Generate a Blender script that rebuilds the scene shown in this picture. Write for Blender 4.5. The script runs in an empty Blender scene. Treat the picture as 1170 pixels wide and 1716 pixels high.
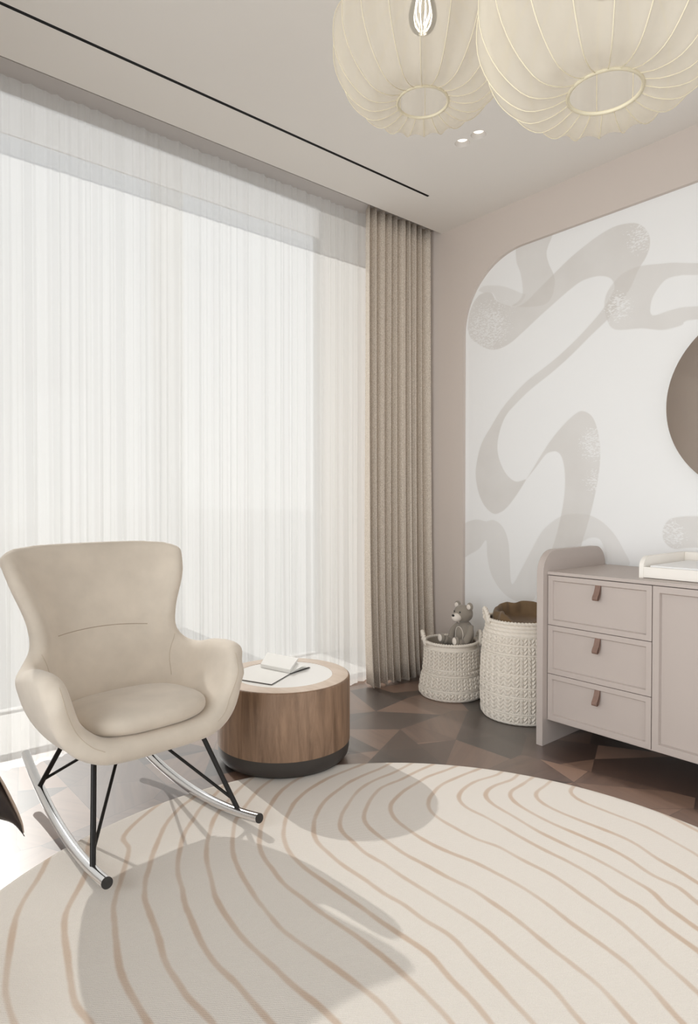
import bpy, math, random
import numpy as np
from mathutils import Vector, Matrix

SC = bpy.context.scene
COL = SC.collection
PI = math.pi

# ------------------------------------------------------------------ camera
cam_data = bpy.data.cameras.new('camera')
cam = bpy.data.objects.new('camera', cam_data)
COL.objects.link(cam)
cam.location = (0.0, 0.0, 1.10)
cam.rotation_euler = (math.radians(90 - 0.9715), 0.0, math.radians(-40.0))
cam_data.sensor_fit = 'AUTO'
cam_data.sensor_width = 36.0
cam_data.lens = 1061.5 / 1716.0 * 36.0
cam_data.clip_start = 0.02
cam_data.clip_end = 400
SC.camera = cam

# ------------------------------------------------------------------ light, world, exposure
SUN_DIR = Vector((-0.086, -1.568, -1.0)).normalized()
SUN_STRENGTH = 4.3
SKY_STRENGTH = 0.70
SIDE_FILL = 86.0
REAR_FILL = 30.0
EXPOSURE = 0.0
sun_data = bpy.data.lights.new('sun', 'SUN')
sun_data.energy = SUN_STRENGTH
sun_data.angle = math.radians(0.55)
sun_data.color = (1.0, 0.965, 0.92)
sun = bpy.data.objects.new('sun', sun_data)
COL.objects.link(sun)
sun.location = (1.2, 9.0, 6.0)
sun.rotation_euler = SUN_DIR.to_track_quat('-Z', 'Y').to_euler()

# daylight added outside a made-up left-wall window to brighten the room
bd_ = bpy.data.lights.new('fill_light', 'AREA')
bd_.shape = 'RECTANGLE'; bd_.size = 3.2; bd_.size_y = 2.4
bd_.energy = SIDE_FILL; bd_.color = (0.97, 0.985, 1.0)
bdo = bpy.data.objects.new('fill_light', bd_)
COL.objects.link(bdo)
bdo.location = (-0.62, 0.55, 1.40)
bdo.rotation_euler = (math.radians(90), 0, math.radians(-90))

bd2 = bpy.data.lights.new('fill_light', 'AREA')  # unseen fill light added behind the camera
bd2.shape = 'RECTANGLE'; bd2.size = 3.0; bd2.size_y = 2.4
bd2.energy = REAR_FILL; bd2.color = (0.97, 0.985, 1.0)
bdo2 = bpy.data.objects.new('fill_light', bd2)
COL.objects.link(bdo2)
bdo2.location = (1.36, -1.78, 1.35)
bdo2.rotation_euler = (math.radians(90), 0, 0)

world = bpy.data.worlds.new('sky')
SC.world = world
world.use_nodes = True
wn = world.node_tree
wn.nodes.clear()
w_out = wn.nodes.new('ShaderNodeOutputWorld')
w_bg = wn.nodes.new('ShaderNodeBackground')
w_tc = wn.nodes.new('ShaderNodeTexCoord')
w_sep = wn.nodes.new('ShaderNodeSeparateXYZ')
w_ramp = wn.nodes.new('ShaderNodeValToRGB')
wn.links.new(w_tc.outputs['Generated'], w_sep.inputs[0])
wn.links.new(w_sep.outputs['Z'], w_ramp.inputs[0])
wn.links.new(w_ramp.outputs[0], w_bg.inputs[0])
wn.links.new(w_bg.outputs[0], w_out.inputs[0])
w_ramp.color_ramp.elements[0].position = 0.0
w_ramp.color_ramp.elements[0].color = (1.0, 0.985, 0.965, 1)
w_ramp.color_ramp.elements[1].position = 1.0
w_ramp.color_ramp.elements[1].color = (0.80, 0.88, 1.0, 1)
w_bg.inputs[1].default_value = SKY_STRENGTH

SC.view_settings.view_transform = 'Standard'
SC.view_settings.look = 'None'
SC.view_settings.gamma = 1.0
SC.view_settings.use_curve_mapping = False
SC.view_settings.exposure = EXPOSURE
SC.cycles.use_denoising = True
SC.cycles.max_bounces = 12
SC.cycles.diffuse_bounces = 6
SC.cycles.transparent_max_bounces = 24
SC.cycles.sample_clamp_indirect = 8.0

# ------------------------------------------------------------------ helpers
def lin(r, g, b):
    def f(c):
        c /= 255.0
        return c / 12.92 if c <= 0.04045 else ((c + 0.055) / 1.055) ** 2.4
    return (f(r), f(g), f(b), 1.0)

def new_mat(name):
    m = bpy.data.materials.new(name)
    m.use_nodes = True
    return m, m.node_tree, m.node_tree.nodes, m.node_tree.links, m.node_tree.nodes['Principled BSDF']

def mat(name, rgb, rough=0.6, metal=0.0, spec=0.5, bump=0.0, bscale=200.0, var=0.0, vscale=6.0, sheen=0.0, emit=0.0, coat=0.0, stretch=(1, 1, 1)):
    m, nt, N, L, p = new_mat(name)
    c = lin(*rgb)
    p.inputs['Base Color'].default_value = c
    p.inputs['Roughness'].default_value = rough
    p.inputs['Metallic'].default_value = metal
    p.inputs['Specular IOR Level'].default_value = spec
    p.inputs['Sheen Weight'].default_value = sheen
    p.inputs['Coat Weight'].default_value = coat
    if emit:
        p.inputs['Emission Color'].default_value = c
        p.inputs['Emission Strength'].default_value = emit
    tc = N.new('ShaderNodeTexCoord')
    mp = N.new('ShaderNodeMapping')
    mp.inputs['Scale'].default_value = stretch
    L.new(tc.outputs['Object'], mp.inputs[0])
    if var:
        n = N.new('ShaderNodeTexNoise')
        n.inputs['Scale'].default_value = vscale
        n.inputs['Detail'].default_value = 5
        L.new(mp.outputs[0], n.inputs['Vector'])
        r = N.new('ShaderNodeValToRGB')
        r.color_ramp.elements[0].position = 0.3
        r.color_ramp.elements[1].position = 0.7
        r.color_ramp.elements[0].color = (c[0] * (1 - var), c[1] * (1 - var), c[2] * (1 - var), 1)
        r.color_ramp.elements[1].color = (min(1, c[0] * (1 + var)), min(1, c[1] * (1 + var)), min(1, c[2] * (1 + var)), 1)
        L.new(n.outputs['Fac'], r.inputs[0])
        L.new(r.outputs[0], p.inputs['Base Color'])
    if bump:
        n2 = N.new('ShaderNodeTexNoise')
        n2.inputs['Scale'].default_value = bscale
        n2.inputs['Detail'].default_value = 3
        L.new(mp.outputs[0], n2.inputs['Vector'])
        b = N.new('ShaderNodeBump')
        b.inputs['Strength'].default_value = bump
        b.inputs['Distance'].default_value = 0.002
        L.new(n2.outputs['Fac'], b.inputs['Height'])
        L.new(b.outputs[0], p.inputs['Normal'])
    return m

def link(o, parent=None, loc=None, rot=None):
    COL.objects.link(o)
    if parent is not None:
        o.parent = parent
    if loc is not None:
        o.location = loc
    if rot is not None:
        o.rotation_euler = rot
    return o

def mesh_obj(name, verts, faces, material, parent=None, smooth=False, loc=None, rot=None, angle=None):
    me = bpy.data.meshes.new(name)
    me.from_pydata([tuple(v) for v in verts], [], [tuple(f) for f in faces])
    me.validate()
    if material is not None:
        me.materials.append(material)
    if smooth:
        me.polygons.foreach_set('use_smooth', [True] * len(me.polygons))
        if angle is not None:
            me.set_sharp_from_angle(angle=math.radians(angle))
    me.update()
    return link(bpy.data.objects.new(name, me), parent, loc, rot)

def tag(o, label=None, cat=None, group=None, kind=None):
    if label: o['label'] = label
    if cat: o['category'] = cat
    if group: o['group'] = group
    if kind: o['kind'] = kind
    return o

def thing(name, label, cat, loc=(0, 0, 0), rz=0.0, group=None):
    o = bpy.data.objects.new(name, None)
    o.empty_display_size = 0.05
    link(o, None, loc, (0, 0, rz))
    return tag(o, label, cat, group)

class Geo:
    """collects simple shapes that belong to ONE mesh"""
    def __init__(s):
        s.v = []; s.f = []
    def add(s, V, F):
        b = len(s.v)
        s.v.extend([tuple(v) for v in V])
        s.f.extend([tuple(i + b for i in f) for f in F])
        return s
    def box(s, x0, x1, y0, y1, z0, z1, bev=0.0):
        import bmesh
        bm = bmesh.new()
        bmesh.ops.create_cube(bm, size=1.0)
        for v in bm.verts:
            v.co = Vector((x0 + (v.co.x + .5) * (x1 - x0), y0 + (v.co.y + .5) * (y1 - y0), z0 + (v.co.z + .5) * (z1 - z0)))
        if bev > 0:
            bmesh.ops.bevel(bm, geom=list(bm.edges), offset=bev, segments=2, affect='EDGES', profile=0.7)
        bm.verts.ensure_lookup_table()
        V = [v.co.copy() for v in bm.verts]
        F = [[v.index for v in f.verts] for f in bm.faces]
        bm.free()
        return s.add(V, F)
    def tube(s, pts, r, n=12, cap=True):
        pts = [Vector(p) for p in pts]
        rr = r if isinstance(r, (list, tuple)) else [r] * len(pts)
        V = []; F = []
        up = None
        for i, p in enumerate(pts):
            if i == 0: t = (pts[1] - p)
            elif i == len(pts) - 1: t = (p - pts[i - 1])
            else: t = (pts[i + 1] - p).normalized() + (p - pts[i - 1]).normalized()
            t.normalize()
            if up is None:
                a = Vector((0, 0, 1)) if abs(t.z) < .9 else Vector((1, 0, 0))
                up = (a - t * a.dot(t)).normalized()
            else:
                up = (up - t * up.dot(t)).normalized()
            side = t.cross(up)
            for k in range(n):
                a = 2 * PI * k / n
                V.append(p + (up * math.cos(a) + side * math.sin(a)) * rr[i])
        m = len(pts)
        for i in range(m - 1):
            for k in range(n):
                F.append((i * n + k, i * n + (k + 1) % n, (i + 1) * n + (k + 1) % n, (i + 1) * n + k))
        if cap:
            F.append(tuple(reversed(range(n))))
            F.append(tuple((m - 1) * n + k for k in range(n)))
        return s.add(V, F)
    def lathe(s, prof, n=64, c=(0, 0, 0), close=False):
        V = []; F = []
        m = len(prof)
        for (r, z) in prof:
            for k in range(n):
                a = 2 * PI * k / n
                V.append((c[0] + r * math.cos(a), c[1] + r * math.sin(a), c[2] + z))
        for i in range(m - 1 if not close else m):
            j = (i + 1) % m
            for k in range(n):
                F.append((i * n + k, i * n + (k + 1) % n, j * n + (k + 1) % n, j * n + k))
        if not close:
            if prof[0][0] > 1e-5: F.append(tuple(reversed(range(n))))
            if prof[-1][0] > 1e-5: F.append(tuple((m - 1) * n + k for k in range(n)))
        return s.add(V, F)
    def ellipsoid(s, c, rad, n=28, m=18, rot=None):
        V = []; F = []
        R = rot if rot is not None else Matrix.Identity(3)
        for i in range(m + 1):
            ph = PI * i / m
            for k in range(n):
                a = 2 * PI * k / n
                p = R @ Vector((rad[0] * math.sin(ph) * math.cos(a), rad[1] * math.sin(ph) * math.sin(a), rad[2] * math.cos(ph)))
                V.append(Vector(c) + p)
        for i in range(m):
            for k in range(n):
                F.append((i * n + k, (i + 1) * n + k, (i + 1) * n + (k + 1) % n, i * n + (k + 1) % n))
        return s.add(V, F)
    def prism(s, poly, axis, a0, a1):
        """poly: list of 2-D points extruded along axis 'x','y','z' from a0 to a1"""
        n = len(poly); V = []
        for a in (a0, a1):
            for (p, q) in poly:
                V.append({'x': (a, p, q), 'y': (p, a, q), 'z': (p, q, a)}[axis])
        F = [tuple(reversed(range(n))), tuple(range(n, 2 * n))]
        for i in range(n):
            F.append((i, (i + 1) % n, n + (i + 1) % n, n + i))
        return s.add(V, F)
    def build(s, name, material, parent=None, smooth=False, angle=35, loc=None, rot=None):
        o = mesh_obj(name, s.v, s.f, material, parent, smooth, loc, rot, angle if smooth else None)
        import bmesh
        bm = bmesh.new(); bm.from_mesh(o.data)
        bmesh.ops.recalc_face_normals(bm, faces=bm.faces)
        bm.to_mesh(o.data); bm.free()
        return o

def struct(name, geo, material, parent=None, **k):
    o = geo.build(name, material, parent, **k)
    if parent is None: o['kind'] = 'structure'
    return o

def catmull(P, sub):
    P = [np.array(p, float) for p in P]
    out = []
    n = len(P)
    for i in range(n - 1):
        p0 = P[i - 1] if i > 0 else 2 * P[0] - P[1]
        p1, p2 = P[i], P[i + 1]
        p3 = P[i + 2] if i + 2 < n else 2 * P[-1] - P[-2]
        for k in range(sub):
            t = k / sub
            out.append(0.5 * ((2 * p1) + (-p0 + p2) * t + (2 * p0 - 5 * p1 + 4 * p2 - p3) * t * t + (-p0 + 3 * p1 - 3 * p2 + p3) * t ** 3))
    out.append(P[-1])
    return out

# pixel -> floor (used only to turn traced rug and wall markings into metres)
_f = 1061.5
_p = -math.atan(18 / _f); _yw = math.radians(50)
_F = np.array([math.cos(_yw) * math.cos(_p), math.sin(_yw) * math.cos(_p), math.sin(_p)])
_R = np.array([math.sin(_yw), -math.cos(_yw), 0]); _U = np.cross(_R, _F)
def _ray(x, y): return _F + _R * (x - 585) / _f + _U * (858 - y) / _f
def floor_pt(x, y, z=0.0):
    d = _ray(x, y); return np.array([0, 0, 1.1]) + d * ((z - 1.1) / d[2])
def wall_pt(x, y, X):
    d = _ray(x, y); return np.array([0, 0, 1.1]) + d * (X / d[0])

# ------------------------------------------------------------------ materials
M = {}
M['seam_light'] = mat('chair_seam_light', (198, 184, 166), 0.9, spec=0.1)
M['wall'] = mat('wall_paint', (203, 192, 184), 0.85, bump=0.05, bscale=300, spec=0.3)
M['ceiling'] = mat('ceiling_paint', (226, 221, 215), 0.9, spec=0.2)
M['white_wall'] = mat('white_plaster', (245, 243, 240), 0.85, spec=0.3)
M['white'] = mat('white_lacquer', (236, 233, 228), 0.45)
M['black'] = mat('black_slot', (8, 7, 7), 0.6, spec=0.2)
M['black_metal'] = mat('black_metal', (30, 27, 25), 0.42, metal=0.3)
M['chrome'] = mat('chrome', (225, 225, 226), 0.14, metal=1.0)
M['dark_cap'] = mat('dark_plastic_cap', (48, 45, 42), 0.5)
M['chair'] = mat('chair_velvet', (213, 201, 186), 0.9, sheen=0.35, var=0.07, vscale=9, bump=0.15, bscale=500, spec=0.25)
M['seam'] = mat('chair_seam', (176, 160, 142), 0.9, spec=0.1)
M['cab'] = mat('sideboard_lacquer', (180, 168, 161), 0.42, spec=0.5)
M['cab_inside'] = mat('sideboard_gap', (48, 40, 36), 0.8)
M['leather'] = mat('leather', (126, 99, 87), 0.5, var=0.08, vscale=60, bump=0.2, bscale=900)
M['tray'] = mat('tray_wood', (236, 230, 222), 0.5)
M['pad'] = mat('white_pad', (240, 239, 238), 0.8, bump=0.1, bscale=300)
M['disc'] = mat('white_stone', (240, 238, 235), 0.3)
M['table_base'] = mat('table_base', (62, 57, 54), 0.45)
M['basket'] = mat('cotton_rope', (226, 217, 205), 0.95, spec=0.2, bump=0.3, bscale=700)
M['basket_in'] = mat('basket_inside', (176, 164, 150), 0.95, spec=0.1)
M['bear'] = mat('bear_plush', (146, 137, 126), 0.95, sheen=0.3, bump=0.3, bscale=500, spec=0.2)
M['bear_pale'] = mat('bear_pale_plush', (226, 216, 206), 0.95, sheen=0.2, spec=0.2)
M['bear_black'] = mat('bear_black', (20, 18, 17), 0.3)
M['brown_cloth'] = mat('brown_cloth', (112, 90, 66), 0.9, sheen=0.2, var=0.1, vscale=20, bump=0.2, bscale=600, spec=0.2)
M['paper'] = mat('paper', (240, 239, 236), 0.7)
M['board'] = mat('notebook_board', (52, 48, 46), 0.6)
M['leaf'] = mat('dark_leaf', (38, 24, 18), 0.45, var=0.25, vscale=30)
M['leaf_edge_lit'] = mat('leaf_edge_lit', (190, 168, 150), 0.6)  # pale colour paints the light caught along the leaf's edge
M['pot'] = mat('pot_clay', (150, 138, 126), 0.8)
M['soil'] = mat('soil', (52, 40, 32), 1.0, bump=1.0, bscale=60)
M['ring'] = mat('shade_wire', (216, 206, 180), 0.6)
M['recess'] = mat('recess_shade_tone', (196, 191, 188), 0.9, spec=0.2)  # darker than the ceiling: the recess's shade is put into this colour
M['frame'] = mat('window_frame_paint', (176, 174, 171), 0.6)
M['ground'] = mat('outdoor_ground', (160, 158, 155), 0.9)
M['mirror'] = mat('mirror_glass', (238, 236, 234), 0.02, metal=1.0)
M['lamp_glow'] = mat('lamp_glow', (255, 250, 242), 0.5, emit=1.0)
M['dl_cone'] = mat('downlight_cone', (196, 190, 184), 0.6)
M['filament'] = mat('filament_glow', (255, 244, 225), 0.5, emit=9.0)
M['brass'] = mat('socket_metal', (200, 196, 188), 0.25, metal=1.0)

def wood_mat(name, c1, c2, stretch, scale=4.0, rough=0.45):
    m, nt, N, L, p = new_mat(name)
    tc = N.new('ShaderNodeTexCoord'); mp = N.new('ShaderNodeMapping')
    mp.inputs['Scale'].default_value = stretch
    L.new(tc.outputs['Object'], mp.inputs[0])
    n = N.new('ShaderNodeTexNoise'); n.inputs['Scale'].default_value = scale
    n.inputs['Detail'].default_value = 9; n.inputs['Roughness'].default_value = 0.62
    n.inputs['Distortion'].default_value = 0.6
    L.new(mp.outputs[0], n.inputs['Vector'])
    r = N.new('ShaderNodeValToRGB')
    r.color_ramp.elements[0].position = 0.34; r.color_ramp.elements[0].color = lin(*c1)
    r.color_ramp.elements[1].position = 0.68; r.color_ramp.elements[1].color = lin(*c2)
    L.new(n.outputs['Fac'], r.inputs[0]); L.new(r.outputs[0], p.inputs['Base Color'])
    b = N.new('ShaderNodeBump'); b.inputs['Strength'].default_value = 0.15; b.inputs['Distance'].default_value = 0.001
    L.new(n.outputs['Fac'], b.inputs['Height']); L.new(b.outputs[0], p.inputs['Normal'])
    p.inputs['Roughness'].default_value = rough
    return m
M['oak_side'] = wood_mat('oak_side', (112, 87, 68), (164, 133, 108), (5.5, 5.5, 0.7))
M['oak_top_sunlit'] = wood_mat('oak_top_sunlit', (206, 186, 168), (222, 205, 190), (6, 1.0, 1), rough=0.35)  # pale top rim: the sun's glare is put into its colour

def sheer_mat(name, rgb, transp, trans, rough_bump=0.0):
    m, nt, N, L, p = new_mat(name)
    out = N['Material Output']
    N.remove(p)
    t = N.new('ShaderNodeBsdfTransparent'); d = N.new('ShaderNodeBsdfDiffuse'); tl = N.new('ShaderNodeBsdfTranslucent')
    c = lin(*rgb)
    d.inputs[0].default_value = c; tl.inputs[0].default_value = c
    t.inputs[0].default_value = (1, 1, 1, 1)
    m1 = N.new('ShaderNodeMixShader'); m2 = N.new('ShaderNodeMixShader')
    m1.inputs[0].default_value = trans
    L.new(d.outputs[0], m1.inputs[1]); L.new(tl.outputs[0], m1.inputs[2])
    m2.inputs[0].default_value = 1 - transp
    L.new(t.outputs[0], m2.inputs[1]); L.new(m1.outputs[0], m2.inputs[2])
    L.new(m2.outputs[0], out.inputs[0])
    return m
M['sheer'] = sheer_mat('sheer_voile', (246, 245, 243), 0.45, 0.68)
M['diffuser'] = sheer_mat('diffuser_fabric', (236, 235, 235), 0.60, 0.42)
M['shade'] = sheer_mat('pendant_fabric', (234, 226, 211), 0.54, 0.5)

m, nt, N, L, p = new_mat('window_glass')
out = N['Material Output']; N.remove(p)
t = N.new('ShaderNodeBsdfTransparent'); g = N.new('ShaderNodeBsdfGlossy'); g.inputs['Roughness'].default_value = 0.01
t.inputs[0].default_value = (0.97, 0.98, 0.98, 1)
fr = N.new('ShaderNodeFresnel'); fr.inputs[0].default_value = 1.45
mx = N.new('ShaderNodeMixShader')
L.new(fr.outputs[0], mx.inputs[0]); L.new(t.outputs[0], mx.inputs[1]); L.new(g.outputs[0], mx.inputs[2]); L.new(mx.outputs[0], out.inputs[0])
M['glass'] = m
M['bulb_glass'] = m

# linen
m, nt, N, L, p = new_mat('linen')
tc = N.new('ShaderNodeTexCoord'); n = N.new('ShaderNodeTexNoise'); n.inputs['Scale'].default_value = 260; n.inputs['Detail'].default_value = 4
L.new(tc.outputs['Object'], n.inputs['Vector'])
r = N.new('ShaderNodeValToRGB'); r.color_ramp.elements[0].position = .35; r.color_ramp.elements[1].position = .65
r.color_ramp.elements[0].color = lin(186, 173, 158); r.color_ramp.elements[1].color = lin(232, 222, 210)
L.new(n.outputs['Fac'], r.inputs[0]); L.new(r.outputs[0], p.inputs['Base Color'])
p.inputs['Roughness'].default_value = .95; p.inputs['Specular IOR Level'].default_value = .1
b = N.new('ShaderNodeBump'); b.inputs['Strength'].default_value = .4; b.inputs['Distance'].default_value = .001
L.new(n.outputs['Fac'], b.inputs['Height']); L.new(b.outputs[0], p.inputs['Normal'])
M['linen'] = m

# parquet floor: cells split into wedges, each a plank with its own grain direction and tone
m, nt, N, L, p = new_mat('walnut_parquet')
def nd(t, **k):
    o = N.new(t)
    for a, v in k.items(): setattr(o, a, v)
    return o
def mth(op, a, b=None, c=None):
    o = nd('ShaderNodeMath', operation=op)
    for i, x in enumerate((a, b, c)):
        if x is None: continue
        if isinstance(x, (int, float)): o.inputs[i].default_value = x
        else: L.new(x, o.inputs[i])
    return o.outputs[0]
tc = nd('ShaderNodeTexCoord')
mp = nd('ShaderNodeMapping'); mp.inputs['Location'].default_value = (0.33, 0.12, 0); mp.inputs['Rotation'].default_value = (0, 0, 0.4)
L.new(tc.outputs['Object'], mp.inputs[0])
vo = nd('ShaderNodeTexVoronoi', voronoi_dimensions='2D', feature='F1'); vo.inputs['Scale'].default_value = 1.9; vo.inputs['Randomness'].default_value = 0.8
L.new(mp.outputs[0], vo.inputs['Vector'])
sub = nd('ShaderNodeVectorMath', operation='SUBTRACT'); L.new(mp.outputs[0], sub.inputs[0]); L.new(vo.outputs['Position'], sub.inputs[1])
sp = nd('ShaderNodeSeparateXYZ'); L.new(sub.outputs[0], sp.inputs[0])
scol = nd('ShaderNodeSeparateColor'); L.new(vo.outputs['Color'], scol.inputs[0])
ang = mth('ARCTAN2', sp.outputs['Y'], sp.outputs['X'])
secf = mth('ADD', mth('MULTIPLY', ang, 6 / (2 * PI)), mth('MULTIPLY', scol.outputs[0], 6.0))
sec = mth('FLOOR', secf); secfr = mth('FRACT', secf)
key = mth('ADD', mth('MULTIPLY', sec, 3.17), mth('MULTIPLY', scol.outputs[1], 91.0))
wnz = nd('ShaderNodeTexWhiteNoise', noise_dimensions='1D'); L.new(key, wnz.inputs['W'])
rc = nd('ShaderNodeSeparateColor'); L.new(wnz.outputs['Color'], rc.inputs[0])
rot = nd('ShaderNodeVectorRotate', rotation_type='Z_AXIS'); L.new(mp.outputs[0], rot.inputs['Vector']); L.new(mth('MULTIPLY', rc.outputs[0], 6.28), rot.inputs['Angle'])
mp2 = nd('ShaderNodeMapping'); mp2.inputs['Scale'].default_value = (1.2, 22, 1); L.new(rot.outputs[0], mp2.inputs[0])
gn = nd('ShaderNodeTexNoise'); gn.inputs['Scale'].default_value = 2.2; gn.inputs['Detail'].default_value = 8; gn.inputs['Distortion'].default_value = .4
L.new(mp2.outputs[0], gn.inputs['Vector'])
tone = mth('ADD', mth('MULTIPLY', rc.outputs[1], 0.85), mth('MULTIPLY', gn.outputs['Fac'], 0.30))
ra = nd('ShaderNodeValToRGB')
ra.color_ramp.elements[0].position = .12; ra.color_ramp.elements[0].color = lin(34, 22, 17)
ra.color_ramp.elements[1].position = .9; ra.color_ramp.elements[1].color = lin(140, 109, 91)
e = ra.color_ramp.elements.new(.5); e.color = lin(78, 56, 46)
L.new(tone, ra.inputs[0])
# thin joints between wedges
rad = nd('ShaderNodeVectorMath', operation='LENGTH'); L.new(sub.outputs[0], rad.inputs[0])
edge = mth('MULTIPLY', mth('MINIMUM', secfr, mth('SUBTRACT', 1.0, secfr)), mth('MULTIPLY', rad.outputs['Value'], 2 * PI / 6))
joint = mth('LESS_THAN', edge, 0.0012)
vd = nd('ShaderNodeTexVoronoi', voronoi_dimensions='2D', feature='DISTANCE_TO_EDGE'); vd.inputs['Scale'].default_value = 1.9; vd.inputs['Randomness'].default_value = .8
L.new(mp.outputs[0], vd.inputs['Vector'])
j2 = mth('MAXIMUM', joint, mth('LESS_THAN', vd.outputs['Distance'], 0.003))
mx = nd('ShaderNodeMixRGB'); mx.inputs[2].default_value = lin(44, 32, 27); L.new(mth('MULTIPLY', j2, .7), mx.inputs[0]); L.new(ra.outputs[0], mx.inputs[1])
L.new(mx.outputs[0], p.inputs['Base Color'])
rr = mth('ADD', 0.24, mth('MULTIPLY', gn.outputs['Fac'], 0.16))
L.new(rr, p.inputs['Roughness'])
p.inputs['IOR'].default_value = 1.5
p.inputs['Coat Weight'].default_value = 1.0; p.inputs['Coat Roughness'].default_value = 0.37; p.inputs['Coat IOR'].default_value = 2.2; p.inputs['Specular IOR Level'].default_value = 0.3
b = nd('ShaderNodeBump'); b.inputs['Strength'].default_value = .08; b.inputs['Distance'].default_value = .001
L.new(gn.outputs['Fac'], b.inputs['Height']); L.new(b.outputs[0], p.inputs['Normal'])
M['floor'] = m

# ------------------------------------------------------------------ room shell
XW = 3.03      # right wall
XL = -0.30     # left wall
YW = 3.56      # window wall
YB = -1.5
ZC = 2.785
ZR = 2.835
struct('floor', Geo().box(XL - .1, XW + .2, YB - .1, YW + .12, -0.1, 0.0), M['floor'])
o = Geo().box(XL - .1, XW + .2, YB - .1, 2.704, ZC, ZC + .16)
ceil = struct('ceiling', o, M['ceiling'])
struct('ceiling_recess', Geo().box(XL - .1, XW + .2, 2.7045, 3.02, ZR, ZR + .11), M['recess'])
struct('trim_4', Geo().box(XL - .1, XW + .2, 2.9, YW + .12, 3.30, 3.38), M['white_wall'])
struct('trim_6', Geo().box(XL + .002, XW - .002, 3.0, YW - .001, 0.0002, .02), M['frame'])  # sill slab added to bounce sunlight up on to the sheer
struct('trim_5', Geo().box(XL - .1, XW + .2, 2.96, 3.02, ZR + .1101, 3.2999), M['white_wall'])
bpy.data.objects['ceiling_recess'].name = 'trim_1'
g = Geo().box(XL - .1, XL, 2.15, YW + .1, 0, 3.38)
g.box(XL - .1, XL, YB, -1.05, 0, 2.95); g.box(XL - .1, XL, -1.05, 2.15, 2.62, 2.95); g.box(XL - .1, XL, -1.05, 2.15, 0, .18)
struct('wall_left', g, M['wall'])
g = Geo()
for (y0, y1, z0, z1) in ((-1.05, 2.15, .18, .23), (-1.05, 2.15, 2.57, 2.62), (-1.05, -1.0, .23, 2.57), (2.10, 2.15, .23, 2.57)):
    g.box(XL - .08, XL - .03, y0, y1, z0, z1)
w = g.build('window_3', M['white']); w['kind'] = 'structure'  # unseen window added to let the side fill light in
Geo().box(XL - .06, XL - .054, -1.0, 2.10, .23, 2.57).build('window_pane', M['glass'], w)
g = Geo().box(XL - .1, XW + .1, YB - .1, YB, 2.62, 2.95)
g.box(XL - .1, XL + .1, YB - .1, YB, 0, 2.62); g.box(XW - .1, XW + .1, YB - .1, YB, 0, 2.62); g.box(XL + .1, XW - .1, YB - .1, YB, 0, .08)
struct('wall_back', g, M['wall'])
g = Geo()
for (x0, x1, z0, z1) in ((XL + .1, XW - .1, .08, .13), (XL + .1, XW - .1, 2.57, 2.62), (XL + .1, XL + .15, .13, 2.57), (XW - .15, XW - .1, .13, 2.57)):
    g.box(x0, x1, YB - .07, YB - .02, z0, z1)
w = g.build('window_2', M['white']); w['kind'] = 'structure'  # unseen window added behind the camera for the rear fill
Geo().box(XL + .15, XW - .15, YB - .05, YB - .044, .13, 2.57).build('window_pane', M['glass'], w)
# holes cut into the ceiling for the slot and the two downlights
DL = [(2.344, 1.963), (2.348, 1.871)]
cut = Geo().box(-0.29, 2.606, 2.413, 2.430, ZC - .02, ZC + .05)
for (x, y) in DL: cut.lathe([(.0355, -.02), (.0355, .03)], 32, (x, y, ZC))
co = cut.build('cutter', None)
md = ceil.modifiers.new('b', 'BOOLEAN'); md.object = co; md.operation = 'DIFFERENCE'; md.solver = 'EXACT'
dg = bpy.context.evaluated_depsgraph_get()
me = bpy.data.meshes.new_from_object(ceil.evaluated_get(dg))
ceil.modifiers.clear(); ceil.data = me
bpy.data.objects.remove(co)

# right wall with the round-cornered niche
NY1, NY0, NZ, NR = 2.525, -0.75, 2.535, 0.42
arc = [(NY1, 0.0), (NY1, NZ - NR)]
for k in range(1, 25):
    a = PI / 2 * k / 24
    arc.append((NY1 - NR + NR * math.cos(a), NZ - NR + NR * math.sin(a)))
for k in range(0, 25):
    a = PI / 2 + PI / 2 * k / 24
    arc.append((NY0 + NR + NR * math.cos(a), NZ - NR + NR * math.sin(a)))
arc.append((NY0, 0.0))
poly = [(YW + .1, 0), (YW + .1, 2.95), (YB, 2.95), (YB, 0)] + list(reversed(arc))
poly = [(YW + .1, 0.0)] + arc + [(YB, 0.0), (YB, 2.95), (3.1, 2.95), (3.1, 3.38), (YW + .1, 3.38)]
g = Geo()
n = len(poly)
V = [(XW, a, b) for a, b in poly] + [(XW + .0220, a, b) for a, b in poly]
from mathutils.geometry import tessellate_polygon
tri = tessellate_polygon([[Vector((a, b, 0)) for a, b in poly]])
F = [tuple(t) for t in tri] + [tuple(i + n for i in reversed(t)) for t in tri]
for i in range(n): F.append((i, (i + 1) % n, n + (i + 1) % n, n + i))
g.add(V, F)
struct('wall_right', g, M['wall'])
struct('trim_2', Geo().box(XW + .06, XW + .2, YB, YW + .1, 0, 3.38), M['wall'])

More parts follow.
